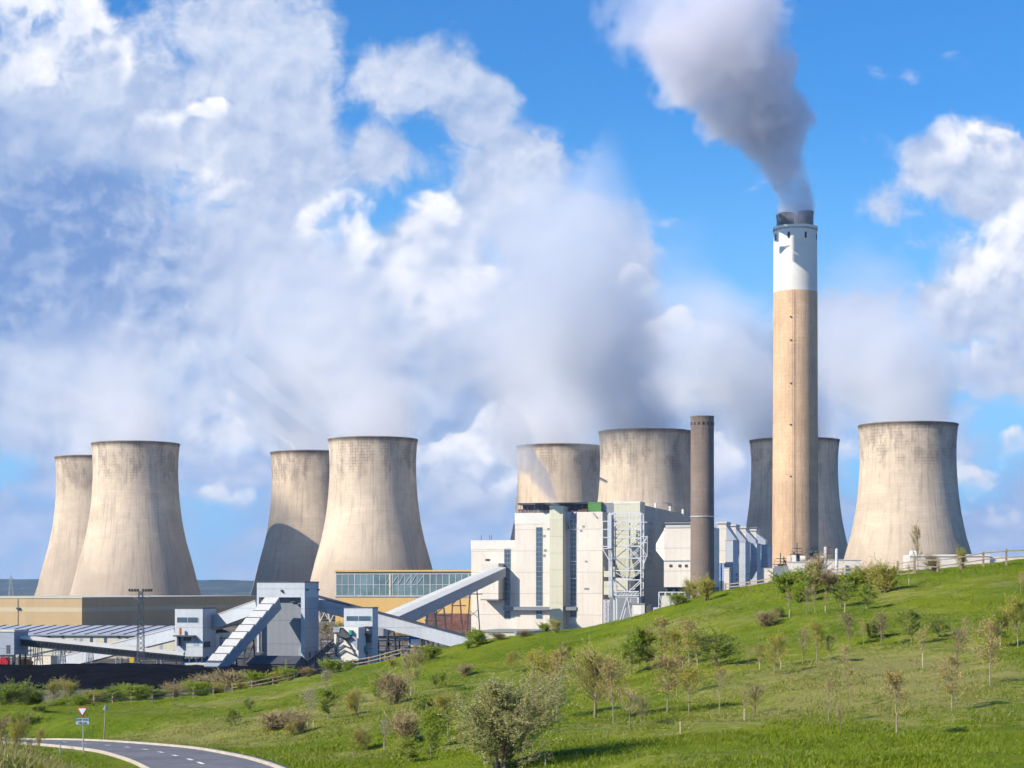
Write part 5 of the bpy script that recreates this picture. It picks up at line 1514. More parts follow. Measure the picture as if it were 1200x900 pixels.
# ------------------------------------------------------------------ fences and signs
def fence(pts, lab, n_rail=2, hgt=1.15, step=2.6, thick=.13):
    """pts: plan points; posts as parts, rails as parts"""
    P_ = [Vector((p[0], p[1], 0)) for p in pts]
    o_ = thing('post_and_rail_fence', lab, 'fence', (P_[0].x, P_[0].y, hz1(P_[0].x, P_[0].y)), 'post and rail fences')
    L = [0]
    for a, b in zip(P_[:-1], P_[1:]): L.append(L[-1] + (b - a).length)
    n_ = max(1, int(L[-1] / step)); ps = []
    r_ = random.Random(int(P_[0].x * 7))
    for i in range(n_ + 1):
        s = L[-1] * i / n_; k = max(j for j in range(len(L)) if L[j] <= s + 1e-6); k = min(k, len(P_) - 2)
        p = P_[k].lerp(P_[k + 1], (s - L[k]) / (L[k + 1] - L[k])); z = hz1(p.x, p.y); ps.append(Vector((p.x, p.y, z)))
        big = 1.35 if i % 6 == 0 else 1.0
        hh = hgt * r_.uniform(.98, 1.08) * (1.08 if big > 1 else 1)
        MB().box(p.x - thick / 2 * big, p.x + thick / 2 * big, p.y - thick / 2, p.y + thick / 2, z - .3, z + hh).build('post', 'fence_timber', o_)
    for k in range(n_rail):
        h_ = hgt * (.9 - k * .42); mb = MB()
        for a, b in zip(ps[:-1], ps[1:]):
            mb.beam(a + Vector((0, -thick * .75, h_ + r_.uniform(-.03, .03))), b + Vector((0, -thick * .75, h_ + r_.uniform(-.03, .03))), .05, .11)
        mb.build('rail', 'fence_timber', o_)
    return o_


def ridge_pts(cols, back=0.0):
    out = []
    for px, Y_ in cols: out.append(((px - 600) / F * Y_, Y_ + back))
    return out
fence(ridge_pts([(1072, 186), (1120, 185), (1180, 184.5), (1260, 184)]), 'weathered timber rail fence along the ridge before the white building', 2, 1.5, 2.0, .16)
fence(ridge_pts([(1052, 187.5), (1071, 186.2)]), 'short return of rail fence behind the ridge hawthorn', 3, 1.3, 1.2)
fence(ridge_pts([(850, 205.5), (880, 204), (905, 202.5)]), 'low pale rail fence on the ridge before the upright ducts', 2, .8, 2.2, .12)
fence(ridge_pts([(955, 199), (985, 197), (1006, 196)]), 'pale rail fence on the ridge below the white process building', 2, .9, 1.6, .10)
fence(ridge_pts([(395, 242), (420, 241), (470, 239)]), 'brown rail fence at the slope crest below the screen house', 2, 1.1, 2.2)
fence(ridge_pts([(272, 243), (300, 242), (345, 243)]), 'rail fence among the bushes below the dark shed', 2, 1.1, 2.4)
fence(ridge_pts([(110, 222), (150, 226), (195, 229), (250, 233)]), 'long timber rail fence behind the give way sign', 2, 1.1, 2.6)

# give way sign
def sign_at(px, py, Y_):
    x_ = (px - 600) / F * Y_
    return Vector((x_, Y_, hz1(x_, Y_)))
ps_ = sign_at(97, 878, 119)
s_ = (119 / F)
o_ = thing('give_way_sign', 'red bordered give way sign with a grey distance plate on a pole', 'road sign', ps_)
base = ps_.z; px2 = lambda p: (p - 600) / F * 119; pz = lambda p: EYE + (690 - p) / F * 119
MB().cyl((ps_.x + .02, 119.06, base - .2), (ps_.x + .02, 119.06, pz(829.5)), .045, n=12).build('pole', 'galvanised', o_)
def tri(mb, s, y0, y1):
    cx_2, cz_ = ps_.x - .02, (pz(829) * 2 + pz(840.3)) / 3
    w = (px2(103.6) - px2(90)) / 2 * s; ht = (pz(829) - pz(840.3)) * s
    mb.prism([(cx_2 - w, y0, cz_ + ht / 3), (cx_2 + w, y0, cz_ + ht / 3), (cx_2, y0, cz_ - ht * 2 / 3)], (0, y1 - y0, 0))
mb = MB(); tri(mb, 1.0, 118.98, 119.0); pl = mb.build('triangle_plate', 'red_paint', o_)
mb = MB(); tri(mb, .70, 118.96, 118.977); mb.build('triangle_face', 'sign_white', o_)
mb = MB(); mb.box(px2(88.3), px2(105.3), 118.985, 119.0, pz(849.6), pz(841.0)); mb.build('distance_plate', 'letter_black', o_)
mb = MB(); mb.box(px2(88.8), px2(104.8), 118.972, 118.983, pz(849.1), pz(841.5)); plate = mb.build('plate_face', 'sign_grey', o_)
for txt, py, sz in (('GIVE WAY', 844.8, .20), ('100 yds', 848.4, .185)):
    cu = bpy.data.curves.new('lettering', 'FONT'); cu.body = txt; cu.size = sz; cu.align_x = 'CENTER'; cu.extrude = .002; cu.offset = .006
    to = bpy.data.objects.new('lettering', cu); cu.materials.append(MATS['letter_black'])
    col.objects.link(to); bpy.context.view_layer.update()
    me_ = bpy.data.meshes.new_from_object(to); bpy.data.objects.remove(to)
    to = bpy.data.objects.new('lettering', me_); col.objects.link(to); to.parent = o_
    to.location = Vector((px2(96.9), 118.965, pz(py))) - ps_; to.rotation_euler = (R(90), 0, 0)
# second sign, seen from behind
pa_ = sign_at(121.5, 863, 158)
o_ = thing('side_road_sign', 'small road sign seen from behind on a pale pole beyond the kerb', 'road sign', pa_)
k = 158 / F; zt_ = EYE + (690 - 824.5) * k
MB().cyl((pa_.x, 158, pa_.z - .2), (pa_.x + .17, 158, zt_), .05, n=10).build('pole', 'fence_timber', o_)
MB().prism([(pa_.x + .15 - .24, 158.07, zt_ - .52), (pa_.x + .15 + .24, 158.1, zt_ - .52), (pa_.x + .17, 158.08, zt_ + .02)], (0, .02, 0)).build('back_plate', 'sign_grey', o_)
MB().box(pa_.x + .08, pa_.x + .24, 158.05, 158.069, zt_ - .4, zt_ - .3).build('bracket', 'galvanised', o_)
# marker post by the verge
pm2 = sign_at(70.5, 876, 118)
o_ = thing('marker_post', 'short thin marker post on the verge left of the give way sign', 'marker post', pm2)
MB().cyl((pm2.x, pm2.y, pm2.z - .2), (pm2.x, pm2.y, pm2.z + .75), .035, n=8).build('post', 'galvanised', o_)
MB().cyl((pm2.x, pm2.y, pm2.z + .75), (pm2.x, pm2.y, pm2.z + .80), .045, .02, n=8).build('cap', 'dark_steel', o_)

# ------------------------------------------------------------------ trees and shrubs
def quat_dir(rnd, up=.3):
    while True:
        v = Vector((rnd.uniform(-1, 1), rnd.uniform(-1, 1), rnd.uniform(-1, 1)))
        if .1 < v.length < 1: return (v.normalized() + Vector((0, 0, up))).normalized()


def tube(V, Fc, pts, rads, n=4):
    o = len(V)
    for i, (p, r) in enumerate(zip(pts, rads)):
        d = (pts[min(i + 1, len(pts) - 1)] - pts[max(i - 1, 0)]).normalized()
        a = d.cross(Vector((.3, 1, .1))).normalized(); b = d.cross(a)
        for k in range(n):
            t = 2 * math.pi * k / n; V.append(p + (a * math.cos(t) + b * math.sin(t)) * r)
    for i in range(len(pts) - 1):
        for k in range(n): Fc.append((o + i * n + k, o + i * n + (k + 1) % n, o + (i + 1) * n + (k + 1) % n, o + (i + 1) * n + k))


def tree_meshes(name, seed, ht, clear, rad, nb, leaves, lsize, leaf, bark='bark', lean=0.0, stems=1, up=.45, tr=.05, twigs=3, flat=1.0, spread=1.0, tiprad=.012):
    r_ = random.Random(seed)
    V, Fc = [], []; TV, TF = [], []; tips = []; bias = r_.uniform(0, 6.28)
    for s in range(stems):
        a0 = r_.uniform(0, 6.28); off = Vector((math.cos(a0), math.sin(a0), 0)) * (0 if stems == 1 else rad * .18 * r_.random())
        ln = Vector((lean + (r_.uniform(-.35, .35) * spread if stems > 1 else 0), r_.uniform(-.1, .1) if stems == 1 else r_.uniform(-.35, .35) * spread, 0))
        H_ = ht * (1 if s == 0 else r_.uniform(.7, 1.0)); n = 8; pts = []
        for i in range(n + 1):
            t = i / n; pts.append(off + ln * (t * H_ * .5) + Vector((r_.uniform(-.04, .04) * t * H_ * .4, r_.uniform(-.04, .04) * t * H_ * .4, H_ * .93 * t - (.15 if i == 0 else 0))))
        tube(V, Fc, pts, [tr * (1 - .82 * i / n) + .01 for i in range(n + 1)], 6)
        for b in range(max(2, nb // stems)):
            t = clear + (1 - clear) * (r_.random() ** .85) * .97
            k = min(int(t * n), n - 1); p0 = pts[k].lerp(pts[k + 1], t * n - k)
            rel = (t - clear) / (1 - clear)
            prof = (math.sin(math.pi * (rel * .80 + .14)) ** .75) * (1 if flat == 1 else flat)
            L = rad * prof * r_.uniform(.75, 1.12)
            az = r_.uniform(0, 6.28); el = up * (1.0 + .8 * rel) * r_.uniform(.5, 1.5)
            L *= (1 + .35 * math.cos(az - bias)) * (1.25 if r_.random() < .12 else 1)
            d = Vector((math.cos(az), math.sin(az), el)).normalized()
            bp = [p0]; q = p0
            for i in range(4):
                d = (d + Vector((r_.uniform(-.22, .22), r_.uniform(-.22, .22), r_.uniform(-.1, .2)))).normalized(); q = q + d * L / 4; bp.append(q)
            tube(V, Fc, bp, [max(tiprad, tr * .42 * (1 - .23 * i) * (1 - .5 * t)) for i in range(5)], 4)
            for w in range(twigs):
                i = r_.randint(1, 3); s0 = bp[i].lerp(bp[i + 1], r_.random()); dd = (d * .6 + quat_dir(r_, .5) * .9).normalized(); l2 = L * r_.uniform(.25, .55) + .12
                e1 = s0 + dd * l2 * .5; e2 = e1 + (dd + quat_dir(r_, .2) * .35).normalized() * l2 * .5
                tube(TV, TF, [s0, e1, e2], [tiprad * 1.1, tiprad * .9, tiprad * .6], 3)
                tips += [(s0, e1), (e1, e2), (e1, e2)]
            tips += [(bp[3], bp[4]), (bp[2], bp[3])]
    me_t = bpy.data.meshes.new(name + '_trunk'); me_t.from_pydata([tuple(v) for v in V], [], Fc); me_t.materials.append(MATS[bark])
    me_t.polygons.foreach_set('use_smooth', [True] * len(Fc))
    # crown: fine twigs and leaves
    nt = len(TF)
    g = np.random.default_rng(seed); k = g.integers(0, len(tips), leaves)
    A = np.array([tuple(t[0]) for t in tips])[k]; B = np.array([tuple(t[1]) for t in tips])[k]
    c_ = A + (B - A) * g.random((leaves, 1)) + g.normal(0, lsize * .9, (leaves, 3))
    u = g.normal(0, 1, (leaves, 3)); u /= np.linalg.norm(u, axis=1)[:, None]
    w = g.normal(0, 1, (leaves, 3)); w -= u * (u * w).sum(1)[:, None]; w /= np.linalg.norm(w, axis=1)[:, None]
    sz = lsize * g.uniform(.55, 1.25, (leaves, 1))
    q = np.stack([c_ - u * sz, c_ - w * sz * .45, c_ + u * sz, c_ + w * sz * .45], 1).reshape(-1, 3)
    o = len(TV)
    vs = [tuple(v) for v in TV] + [tuple(v) for v in q]
    fs = TF + [(o + 4 * i, o + 4 * i + 1, o + 4 * i + 2, o + 4 * i + 3) for i in range(leaves)]
    me_c = bpy.data.meshes.new(name + '_crown'); me_c.from_pydata(vs, [], fs)
    me_c.materials.append(MATS['twig']); me_c.materials.append(MATS[leaf])
    mi = np.ones(len(fs), int); mi[:nt] = 0
    me_c.polygons.foreach_set('material_index', mi)
    for m_ in (me_t, me_c): m_.update()
    return me_t, me_c, max(v_[2] for v_ in vs)


PROTO = {}
def proto(k, *a, **kw):
    PROTO[k] = [tree_meshes(k, 100 * len(PROTO) + 7 * j + 3, *a, **kw) for j in range(4)]
#               ht  clear rad  nb  leaves lsize leaf
proto('olive', 4.4, .04, 2.3, 150, 30000, .052, 'leaf_olive', stems=4, twigs=6, up=.5, tr=.07, spread=.6)
proto('orchard', 3.8, .22, 2.1, 70, 8000, .047, 'leaf_yellow', stems=1, twigs=7, up=.7, tr=.075)
proto('russet', 3.6, .28, .95, 38, 1900, .044, 'leaf_russet', 'pale_bark', twigs=5, up=.8, tr=.026, tiprad=.009)
proto('sparse', 3.4, .3, .8, 24, 560, .046, 'leaf_russet', 'pale_bark', twigs=4, up=.9, tr=.022, tiprad=.008)
proto('yellow', 3.3, .22, 1.2, 44, 3800, .046, 'leaf_yellow', 'pale_bark', twigs=5, up=.8, tr=.028, tiprad=.009)
proto('green', 3.2, .2, 1.1, 46, 6000, .055, 'leaf_green', 'pale_bark', twigs=5, up=.5, tr=.04)
proto('dark', 2.6, .25, 1.1, 40, 3000, .06, 'leaf_dark', twigs=4, up=.35, tr=.05)
proto('bare', 3.0, .26, 1.0, 34, 160, .05, 'leaf_yellow', twigs=6, up=.8, tr=.045)
proto('blossom', 3.2, .40, .8, 30, 520, .05, 'leaf_blossom', 'pale_bark', twigs=5, up=.8, tr=.028, tiprad=.009)
proto('bush', 1.9, .03, 1.35, 70, 5200, .075, 'leaf_green', stems=6, twigs=4, up=.5, tr=.035)
proto('thorn', 2.3, .05, 1.5, 80, 4200, .07, 'leaf_yellow', stems=6, twigs=5, up=.6, tr=.04)
proto('bramble', 1.8, .02, 1.3, 90, 900, .055, 'leaf_russet', stems=9, twigs=7, up=.8, tr=.02)
proto('darkbush', 2.2, .03, 1.6, 80, 5200, .085, 'leaf_dark', stems=5, twigs=4, up=.4, tr=.04)
proto('sprig', 1.3, .05, .55, 14, 420, .028, 'leaf_yellow', stems=3, twigs=3, up=.9, tr=.012, tiprad=.004)
trr = random.Random(5)
NAMEOF = dict(olive='willow', orchard='orchard_tree', bush='shrub', thorn='hawthorn', bramble='bramble_bush', darkbush='shrub', sprig='young_shrub')
CATOF = dict(bush='shrub', thorn='shrub', bramble='shrub', darkbush='shrub', sprig='shrub')
NTREE = 0


def plant(kind, px, py, hpx, label, Y_=None, lean=0.0, wide=1.0, group=None):
    global NTREE
    if Y_ is None: p = ground_at(px, py)
    else: x_ = (px - 600) / F * Y_; p = Vector((x_, Y_, hz1(x_, Y_)))
    if kind != 'olive' and px > 250: hpx *= 1.15; wide *= 1.1
    v = PROTO[kind][NTREE % len(PROTO[kind])]; NTREE += 1
    h_ = hpx / F * p.y; k = h_ / v[2]
    o_ = bpy.data.objects.new(NAMEOF.get(kind, 'young_tree'), None); col.objects.link(o_)
    o_.location = p - Vector((0, 0, .08)); o_.rotation_euler = (0, lean, trr.uniform(0, 6.28)) if lean == 0 else (0, lean, 0); o_.scale = (k * wide, k * wide, k)
    tag(o_, label, CATOF.get(kind, 'tree'), group)
    for nm, me in (('trunk', v[0]), ('crown', v[1])):
        c_ = bpy.data.objects.new(nm if kind not in CATOF else ('stem' if nm == 'trunk' else 'foliage'), me); col.objects.link(c_); c_.parent = o_
    return o_


GH = 'young trees planted on the grass slope'
T = [
 ('olive', 583, 899, 132, 'big silvery olive willow, by far the largest tree on the grass slope', 1.42),
 ('orchard', 697, 848, 88, 'spreading yellow tipped tree with dark twigs to the right of the big willow', 1.15),
 ('russet', 719, 853, 74, 'russet sapling pressed against the right side of the spreading yellow tree', 1.1),
 ('yellow', 641, 842, 78, 'slim yellow green tree rising behind the right shoulder of the big willow', 1.2),
 ('russet', 652, 846, 84, 'pinkish russet sapling between the big willow and the spreading yellow tree', .9),
 ('bare', 752, 852, 36, 'low bare twiggy sapling just right of the spreading yellow tree', 1.2),
 ('bare', 738, 856, 42, 'brown twiggy sapling standing close under the russet one', 1.2),
 ('russet', 782, 836, 66, 'dense russet sapling on a white stem below the bright green trio', 1.3),
 ('yellow', 807, 834, 58, 'orange yellow sapling right of the dense russet one', 1.05),
 ('russet', 793, 818, 50, 'half hidden russet sapling behind the orange yellow one', 1.2),
 ('green', 739, 790, 44, 'bright green sapling, left of the trio in front of the twin russet trees', 1.15),
 ('green', 749, 785, 50, 'bright green sapling, middle and tallest of the trio', 1.0),
 ('green', 758, 783, 44, 'bright green sapling, right of the trio', 1.1),
 ('russet', 776, 778, 56, 'tall grey russet tree immediately right of the green trio', 1.3),
 ('yellow', 790, 780, 46, 'pale yellow tree between the green trio and the wide dark green one', 1.4),
 ('russet', 808, 777, 52, 'russet tree in front of the left end of the wide dark green one', 1.5),
 ('yellow', 816, 783, 48, 'olive yellow sapling touching the wide dark green tree', 1.2),
 ('dark', 840, 783, 44, 'wide dark green tree on the middle of the slope below the short chimney', 2.1),
 ('sparse', 843, 838, 60, 'thin nearly leafless sapling below the wide dark green tree', 1.0),
 ('sparse', 866, 779, 22, 'tiny russet sapling, first in the line right of the wide dark green tree', 1.3),
 ('sparse', 878, 781, 24, 'tiny russet sapling, second in the line right of the wide dark green tree', 1.0),
 ('russet', 890, 784, 30, 'short red brown sapling in the line right of the wide dark green tree', 1.0),
 ('yellow', 907, 793, 48, 'yellow brown sapling with a forked head below the tall chimney', 1.1),
 ('yellow', 915, 784, 40, 'orange sapling just behind the forked yellow brown one', .8),
 ('bare', 884, 836, 38, 'bare fan shaped sapling with grey twigs on the lower slope', 1.3),
 ('sparse', 872, 845, 40, 'thin reddish whip left of the bare fan shaped sapling', .7),
 ('bare', 941, 780, 42, 'dark stemmed bare sapling below the tall chimney', .8),
 ('yellow', 957, 781, 50, 'slim yellow sapling right of the dark stemmed bare one', .9),
 ('bare', 996, 760, 40, 'bare sapling with a black stem, left of a matching pair', 1.1),
 ('bare', 1033, 757, 40, 'bare sapling with a black stem, right of a matching pair', 1.1),
 ('sparse', 1012, 760, 30, 'faint russet whip between the two black stemmed saplings', .9),
 ('russet', 972, 777, 30, 'short russet sapling left of the black stemmed pair', 1.0),
 ('sparse', 988, 797, 42, 'thin sapling with a reddish head in the dry grass', 1.2),
 ('sparse', 996, 825, 48, 'thin whip below the one with a reddish head', .9),
 ('sparse', 971, 852, 54, 'thin leaning sapling left of the many branched one', 1.0),
 ('bare', 985, 862, 38, 'grey stick like sapling near the foot of the slope', .5),
 ('russet', 1051, 862, 76, 'many branched pink tipped sapling, nearest on the right of the slope', 1.25),
 ('dark', 1068, 757, 46, 'dark green sapling with drooping crown on the upper slope', .9),
 ('sparse', 1081, 779, 48, 'thin pale stemmed sapling standing before the drooping dark one', .9),
 ('dark', 1099, 748, 24, 'low dark green bush tree right of the drooping dark one', 1.5),
 ('bare', 1121, 779, 46, 'grey twiggy sapling in the middle of the right hand slope', 1.1),
 ('sparse', 1130, 760, 40, 'slim russet sapling behind the grey twiggy one', .9),
 ('russet', 1160, 809, 76, 'tall red leaved sapling with a white Y shaped stem', 1.1),
 ('green', 1172, 756, 44, 'dark leaved green sapling left of the last yellow one', 1.0),
 ('yellow', 1193, 756, 60, 'pale yellow sapling at the right edge of the slope', 1.0),
 ('russet', 1116, 838, 64, 'olive russet sapling on the bare patch', 1.2),
 ('sparse', 1098, 834, 30, 'small whip left of the olive russet sapling', .8),
 ('sparse', 1072, 808, 34, 'grey whip between the many branched sapling and the olive russet one', .8),
 ('sparse', 1196, 700, 26, 'small orange leaved sapling high on the right edge', 1.0),
 ('dark', 985, 712, 32, 'green leafy tree just below the ridge hawthorn', 1.4),
 ('green', 1016, 715, 30, 'light green sapling right of the leafy tree below the ridge hawthorn', 1.2),
 ('bush', 1022, 752, 34, 'low green bush in front of the black stemmed pair', 1.0),
 ('bramble', 897, 733, 20, 'brown bush on the upper slope left of a dark tuft', 1.6),
 ('darkbush', 913, 725, 14, 'small blackish tuft on the upper slope below the fence', 1.0),
 ('sparse', 924, 724, 30, 'thin stake like sapling below the end of the low pale fence', .7),
 ('sparse', 945, 722, 32, 'thin sapling right of the blackish tuft', .8),
 ('sparse', 955, 724, 34, 'yellowish thin sapling below the chimney foot', .8),
 ('sparse', 968, 726, 30, 'thin sapling touching the leafy tree below the ridge hawthorn', .7),
 ('sparse', 1065, 688, 26, 'thin sapling with a pale stake below the ridge fence', .7),
 ('dark', 662, 774, 22, 'small dark green tree high on the slope behind the spreading yellow tree', 1.0),
 ('yellow', 622, 800, 40, 'yellow green sapling behind the top of the big willow', 1.4),
 ('yellow', 600, 790, 26, 'pale sapling showing just above the big willow', 1.6),
 ('green', 509, 806, 18, 'small dark clumped sapling high on the slope, left of its twin', 1.2),
 ('green', 518, 806, 20, 'small dark clumped sapling high on the slope, right of its twin', 1.0),
 ('bare', 479, 818, 52, 'straight leafless sapling standing beside the pink topped one', .6),
 ('russet', 486, 819, 58, 'pink topped russet sapling below the descending gallery', .8),
 ('bramble', 462, 826, 44, 'wide brown twiggy bush left of the pink topped sapling', 1.2),
 ('orchard', 421, 840, 44, 'brown crooked tree leaning left on the lower slope', 1.1),
 ('green', 443, 824, 26, 'light green bush tree behind the brown crooked one', 1.3),
 ('green', 385, 842, 34, 'light green spreading tree left of the brown crooked one', 1.5),
 ('blossom', 361, 850, 44, 'sapling with pinkish white buds, front one of the pale pair', 1.1),
 ('blossom', 380, 830, 46, 'sapling with greyish white buds, rear one of the pale pair', .9),
 ('bramble', 322, 854, 24, 'flat patch of dry brown scrub left of the pale pair', 2.3),
 ('bramble', 352, 858, 26, 'greyish scrub below the pale pair', 1.6),
 ('dark', 278, 850, 20, 'low dark wind bent bush tree on the slope above the road', 1.8),
 ('dark', 297, 834, 20, 'tiny dark round tree above the wind bent bush', .8),
 ('orchard', 345, 861, 20, 'low crooked shrub tree at the edge of the mown slope', 1.6),
 ('orchard', 432, 879, 34, 'yellow green crooked tree on the lower slope, with a dark leaning stem', 1.4),
 ('blossom', 450, 880, 38, 'sapling with whitish blossom and a thin stem above the brown shrub', .8),
 ('bramble', 476, 873, 40, 'brown and yellow rounded shrub left of the big willow', 1.3),
 ('green', 479, 899, 30, 'round green tree cut by the bottom edge left of the big willow', 1.7),
 ('green', 507, 874, 44, 'green tree against the left side of the big willow', 1.3),
 ('green', 498, 846, 34, 'loose green tree behind the brown and yellow shrub', 1.6),
 ('yellow', 525, 868, 52, 'yellow green tree overlapping the left edge of the big willow', 1.2),
 ('green', 505, 892, 38, 'green sapling near the bottom edge beside the big willow', .9),
 ('bramble', 545, 792, 16, 'faint brown scrub on the upper slope above the big willow', 1.6),
 ('orchard', 20, 856, 66, 'leafing pale tree at the left edge behind the near bank', .8),
 ('orchard', 46, 864, 40, 'russet leafing tree beside the bend of the road', .7),
 ('bare', 34, 866, 34, 'bare grey tree between the two leafing trees at the left edge', 1.0),
]
for kind, px, py, hp, lab, wd_ in T:
    kw = {}
    if px in (20, 46, 34): kw = dict(Y_={20: 112, 46: 128, 34: 108}[px])
    if 'leaning left' in lab: kw['lean'] = -.35
    if 'dark leaning stem' in lab or 'low crooked shrub' in lab or 'wind bent' in lab: kw['lean'] = -.5
    plant(kind, px, py, hp, lab, wide=wd_, group=GH if kind in ('sparse', 'russet', 'yellow', 'green', 'bare') else None, **kw)
plant('sprig', 9, 893, 46, 'bright yellow green young shrub on the near bank at the left edge', Y_=30)
plant('sprig', 22, 898, 20, 'small yellow sprig beside the bright one on the near bank', Y_=33)

# ridge shrubs
RS = [
 ('thorn', 1040, 696, 42, 193, 'largest hawthorn on the ridge before the right cooling tower', 1.25),
 ('thorn', 1018, 692, 30, 196, 'hawthorn leaning against the left side of the largest one', 1.2),
 ('bush', 1000, 694, 26, 197, 'low green hawthorn at the left end of the ridge clump', 1.2),
 ('thorn', 1128, 661, 30, 185.5, 'bright green tree alone behind the ridge fence', .55),
 ('bramble', 1095, 664, 24, 186.5, 'thin brown thicket grown through the ridge fence', 1.1),
 ('bare', 1076, 670, 58, 189, 'tall bare brown sapling rising above the ridge fence', .5),
 ('bush', 925, 700, 34, 196, 'light green shrub on the ridge below the process columns', 1.2),
 ('bush', 937, 706, 26, 193, 'smaller light green shrub touching the one below the process columns', 1.0),
 ('bramble', 953, 692, 46, 198, 'reddish twiggy shrub before the white process building', .9),
 ('bramble', 975, 690, 26, 199, 'low brown scrub between the twiggy shrub and the hawthorns', 1.6),
 ('thorn', 828, 706, 32, 207, 'rounded yellow green shrub at the foot of the short chimney', 1.0),
 ('thorn', 812, 706, 24, 208, 'yellow green shrub left of the one at the chimney foot', 1.0),
 ('bush', 795, 712, 20, 210, 'low shrub at the left end of the clump by the short chimney', 1.3),
 ('thorn', 652, 742, 18, 222, 'small yellow shrub on the ridge at the foot of the pale green stair tower', 1.0),
 ('bush', 640, 741, 12, 223, 'lowest shrub left of the pale green stair tower', 1.1),
 ('bush', 560, 757, 20, 228, 'bright green shrub at the low end of the descending gallery', 1.2),
 ('bush', 549, 760, 16, 229, 'bright green shrub on the left flank of the descending gallery end', 1.1),
 ('bramble', 585, 752, 9, 228, 'low dry brown scrub between the gallery end and the boiler house', 2.6),
 ('bramble', 612, 748, 9, 227, 'low dry brown scrub in front of the low flat annex', 2.4),
 ('bush', 505, 772, 18, 234, 'low green shrub below the blue containers', 1.4),
 ('bush', 490, 776, 16, 235, 'low green shrub right of the dark yard structure', 1.4),
 ('thorn', 458, 780, 12, 238, 'faint yellow shrub beside the brown crest fence', 1.4),
 ('bush', 392, 789, 17, 241, 'green shrub below the screen house', 1.5),
 ('bush', 408, 786, 12, 240, 'low green shrub at the left end of the crest fence', 1.2),
 ('bush', 338, 803, 24, 244, 'bright green shrub below the right corner of the tallest transfer tower', 1.3),
 ('thorn', 324, 805, 18, 246, 'yellow green shrub left of the brighter one below the dark shed', 1.4),
 ('bush', 305, 808, 18, 245, 'low leafy shrub in front of the black shed', 1.6),
 ('bramble', 362, 795, 14, 247, 'brown scrub between the black shed and the screen house', 2.0),
 ('bramble', 275, 812, 34, 262, 'tall reddish bramble below the loading cabin', 1.6),
 ('bramble', 255, 815, 34, 266, 'reddish brown thicket under the foot of the stepped gallery', 1.7),
 ('bramble', 225, 818, 36, 268, 'reddish brown thicket left of the loading cabin', 1.7),
 ('bramble', 204, 822, 34, 262, 'brown thicket above the left part of the mown slope', 1.5),
 ('thorn', 253, 814, 22, 238, 'yellow green shrub near the break in the long timber fence', 1.2),
 ('bush', 236, 817, 30, 236, 'bright lime green shrub on the crest below the loading cabin', 1.2),
 ('thorn', 283, 808, 18, 240, 'yellowish shrub on the crest before the reddish bramble', 1.3),
 ('blossom', 211, 818, 16, 238, 'small white flowering shrub at the crest', 1.4),
 ('bush', 185, 824, 36, 248, 'large lime green shrub, right of a pair behind the timber fence', 1.2),
 ('bush', 165, 826, 38, 246, 'large lime green shrub, left of a pair behind the timber fence', 1.2),
 ('darkbush', 140, 822, 40, 262, 'dark green shrub at the edge of the coal stock', 1.4),
 ('darkbush', 118, 822, 34, 264, 'dark green shrub left of the one at the coal edge', 1.4),
 ('darkbush', 150, 806, 30, 285, 'olive mound of scrub against the black coal', 1.5),
 ('thorn', 105, 832, 34, 240, 'yellow green shrub behind the give way sign', 1.3),
 ('orchard', 82, 834, 62, 236, 'broad brown and yellow thicket tree left of the give way sign', .95),
 ('orchard', 63, 836, 58, 238, 'yellow brown thicket tree nearer the left edge than the broad one', .95),
 ('bush', 72, 838, 30, 226, 'green shrub at the foot of the broad thicket tree', 1.4),
 ('bush', 94, 836, 26, 222, 'green shrub directly behind the give way triangle', 1.3),
 ('darkbush', 38, 838, 44, 232, 'dark bluish shrub behind the leafing trees at the left edge', 1.3),
 ('darkbush', 8, 842, 60, 225, 'dark shrub cut by the left edge below the coal stock', 1.1),
 ('bush', 45, 848, 26, 205, 'mid green shrub above the bend of the road', 1.6),
 ('bush', 20, 850, 30, 200, 'mid green shrub at the left edge above the near bank', 1.6),
 ('bramble', 0, 846, 56, 180, 'brown twiggy thicket at the very left edge', 1.1),
]
for kind, px, py, hp, Y_, lab, wd_ in RS:
    if px < 300: hp, wd_ = hp * (.60 if px < 200 else .74), wd_ * 1.45
    plant(kind, px, py, hp, lab, Y_=None if px > 380 and px not in (1128, 1095, 1076) else Y_, wide=wd_, group='shrubs along the crest and behind the fences')
# far trees inside the works
for kind, px, py, hp, Y_, lab, wd_ in (('bare', 381, 742, 34, 600, 'bare reddish tree seen under the descending gallery, left of its neighbour', 1.6), ('bare', 395, 742, 32, 610, 'bare reddish tree seen under the descending gallery, beside the small transfer house', 1.6), ('dark', 402, 738, 30, 640, 'dark evergreen behind the small transfer house', 1.0),
                                       ('bare', 487, 752, 20, 590, 'bare brown tree above the white trailer', 1.8), ('bare', 472, 752, 22, 600, 'bare brown tree behind the dark yard structure', 1.8), ('darkbush', 268, 748, 18, 640, 'dark scrub behind the stepped gallery', 1.6)):
    o_ = plant(kind, px, py, hp, lab, Y_=Y_, wide=wd_)
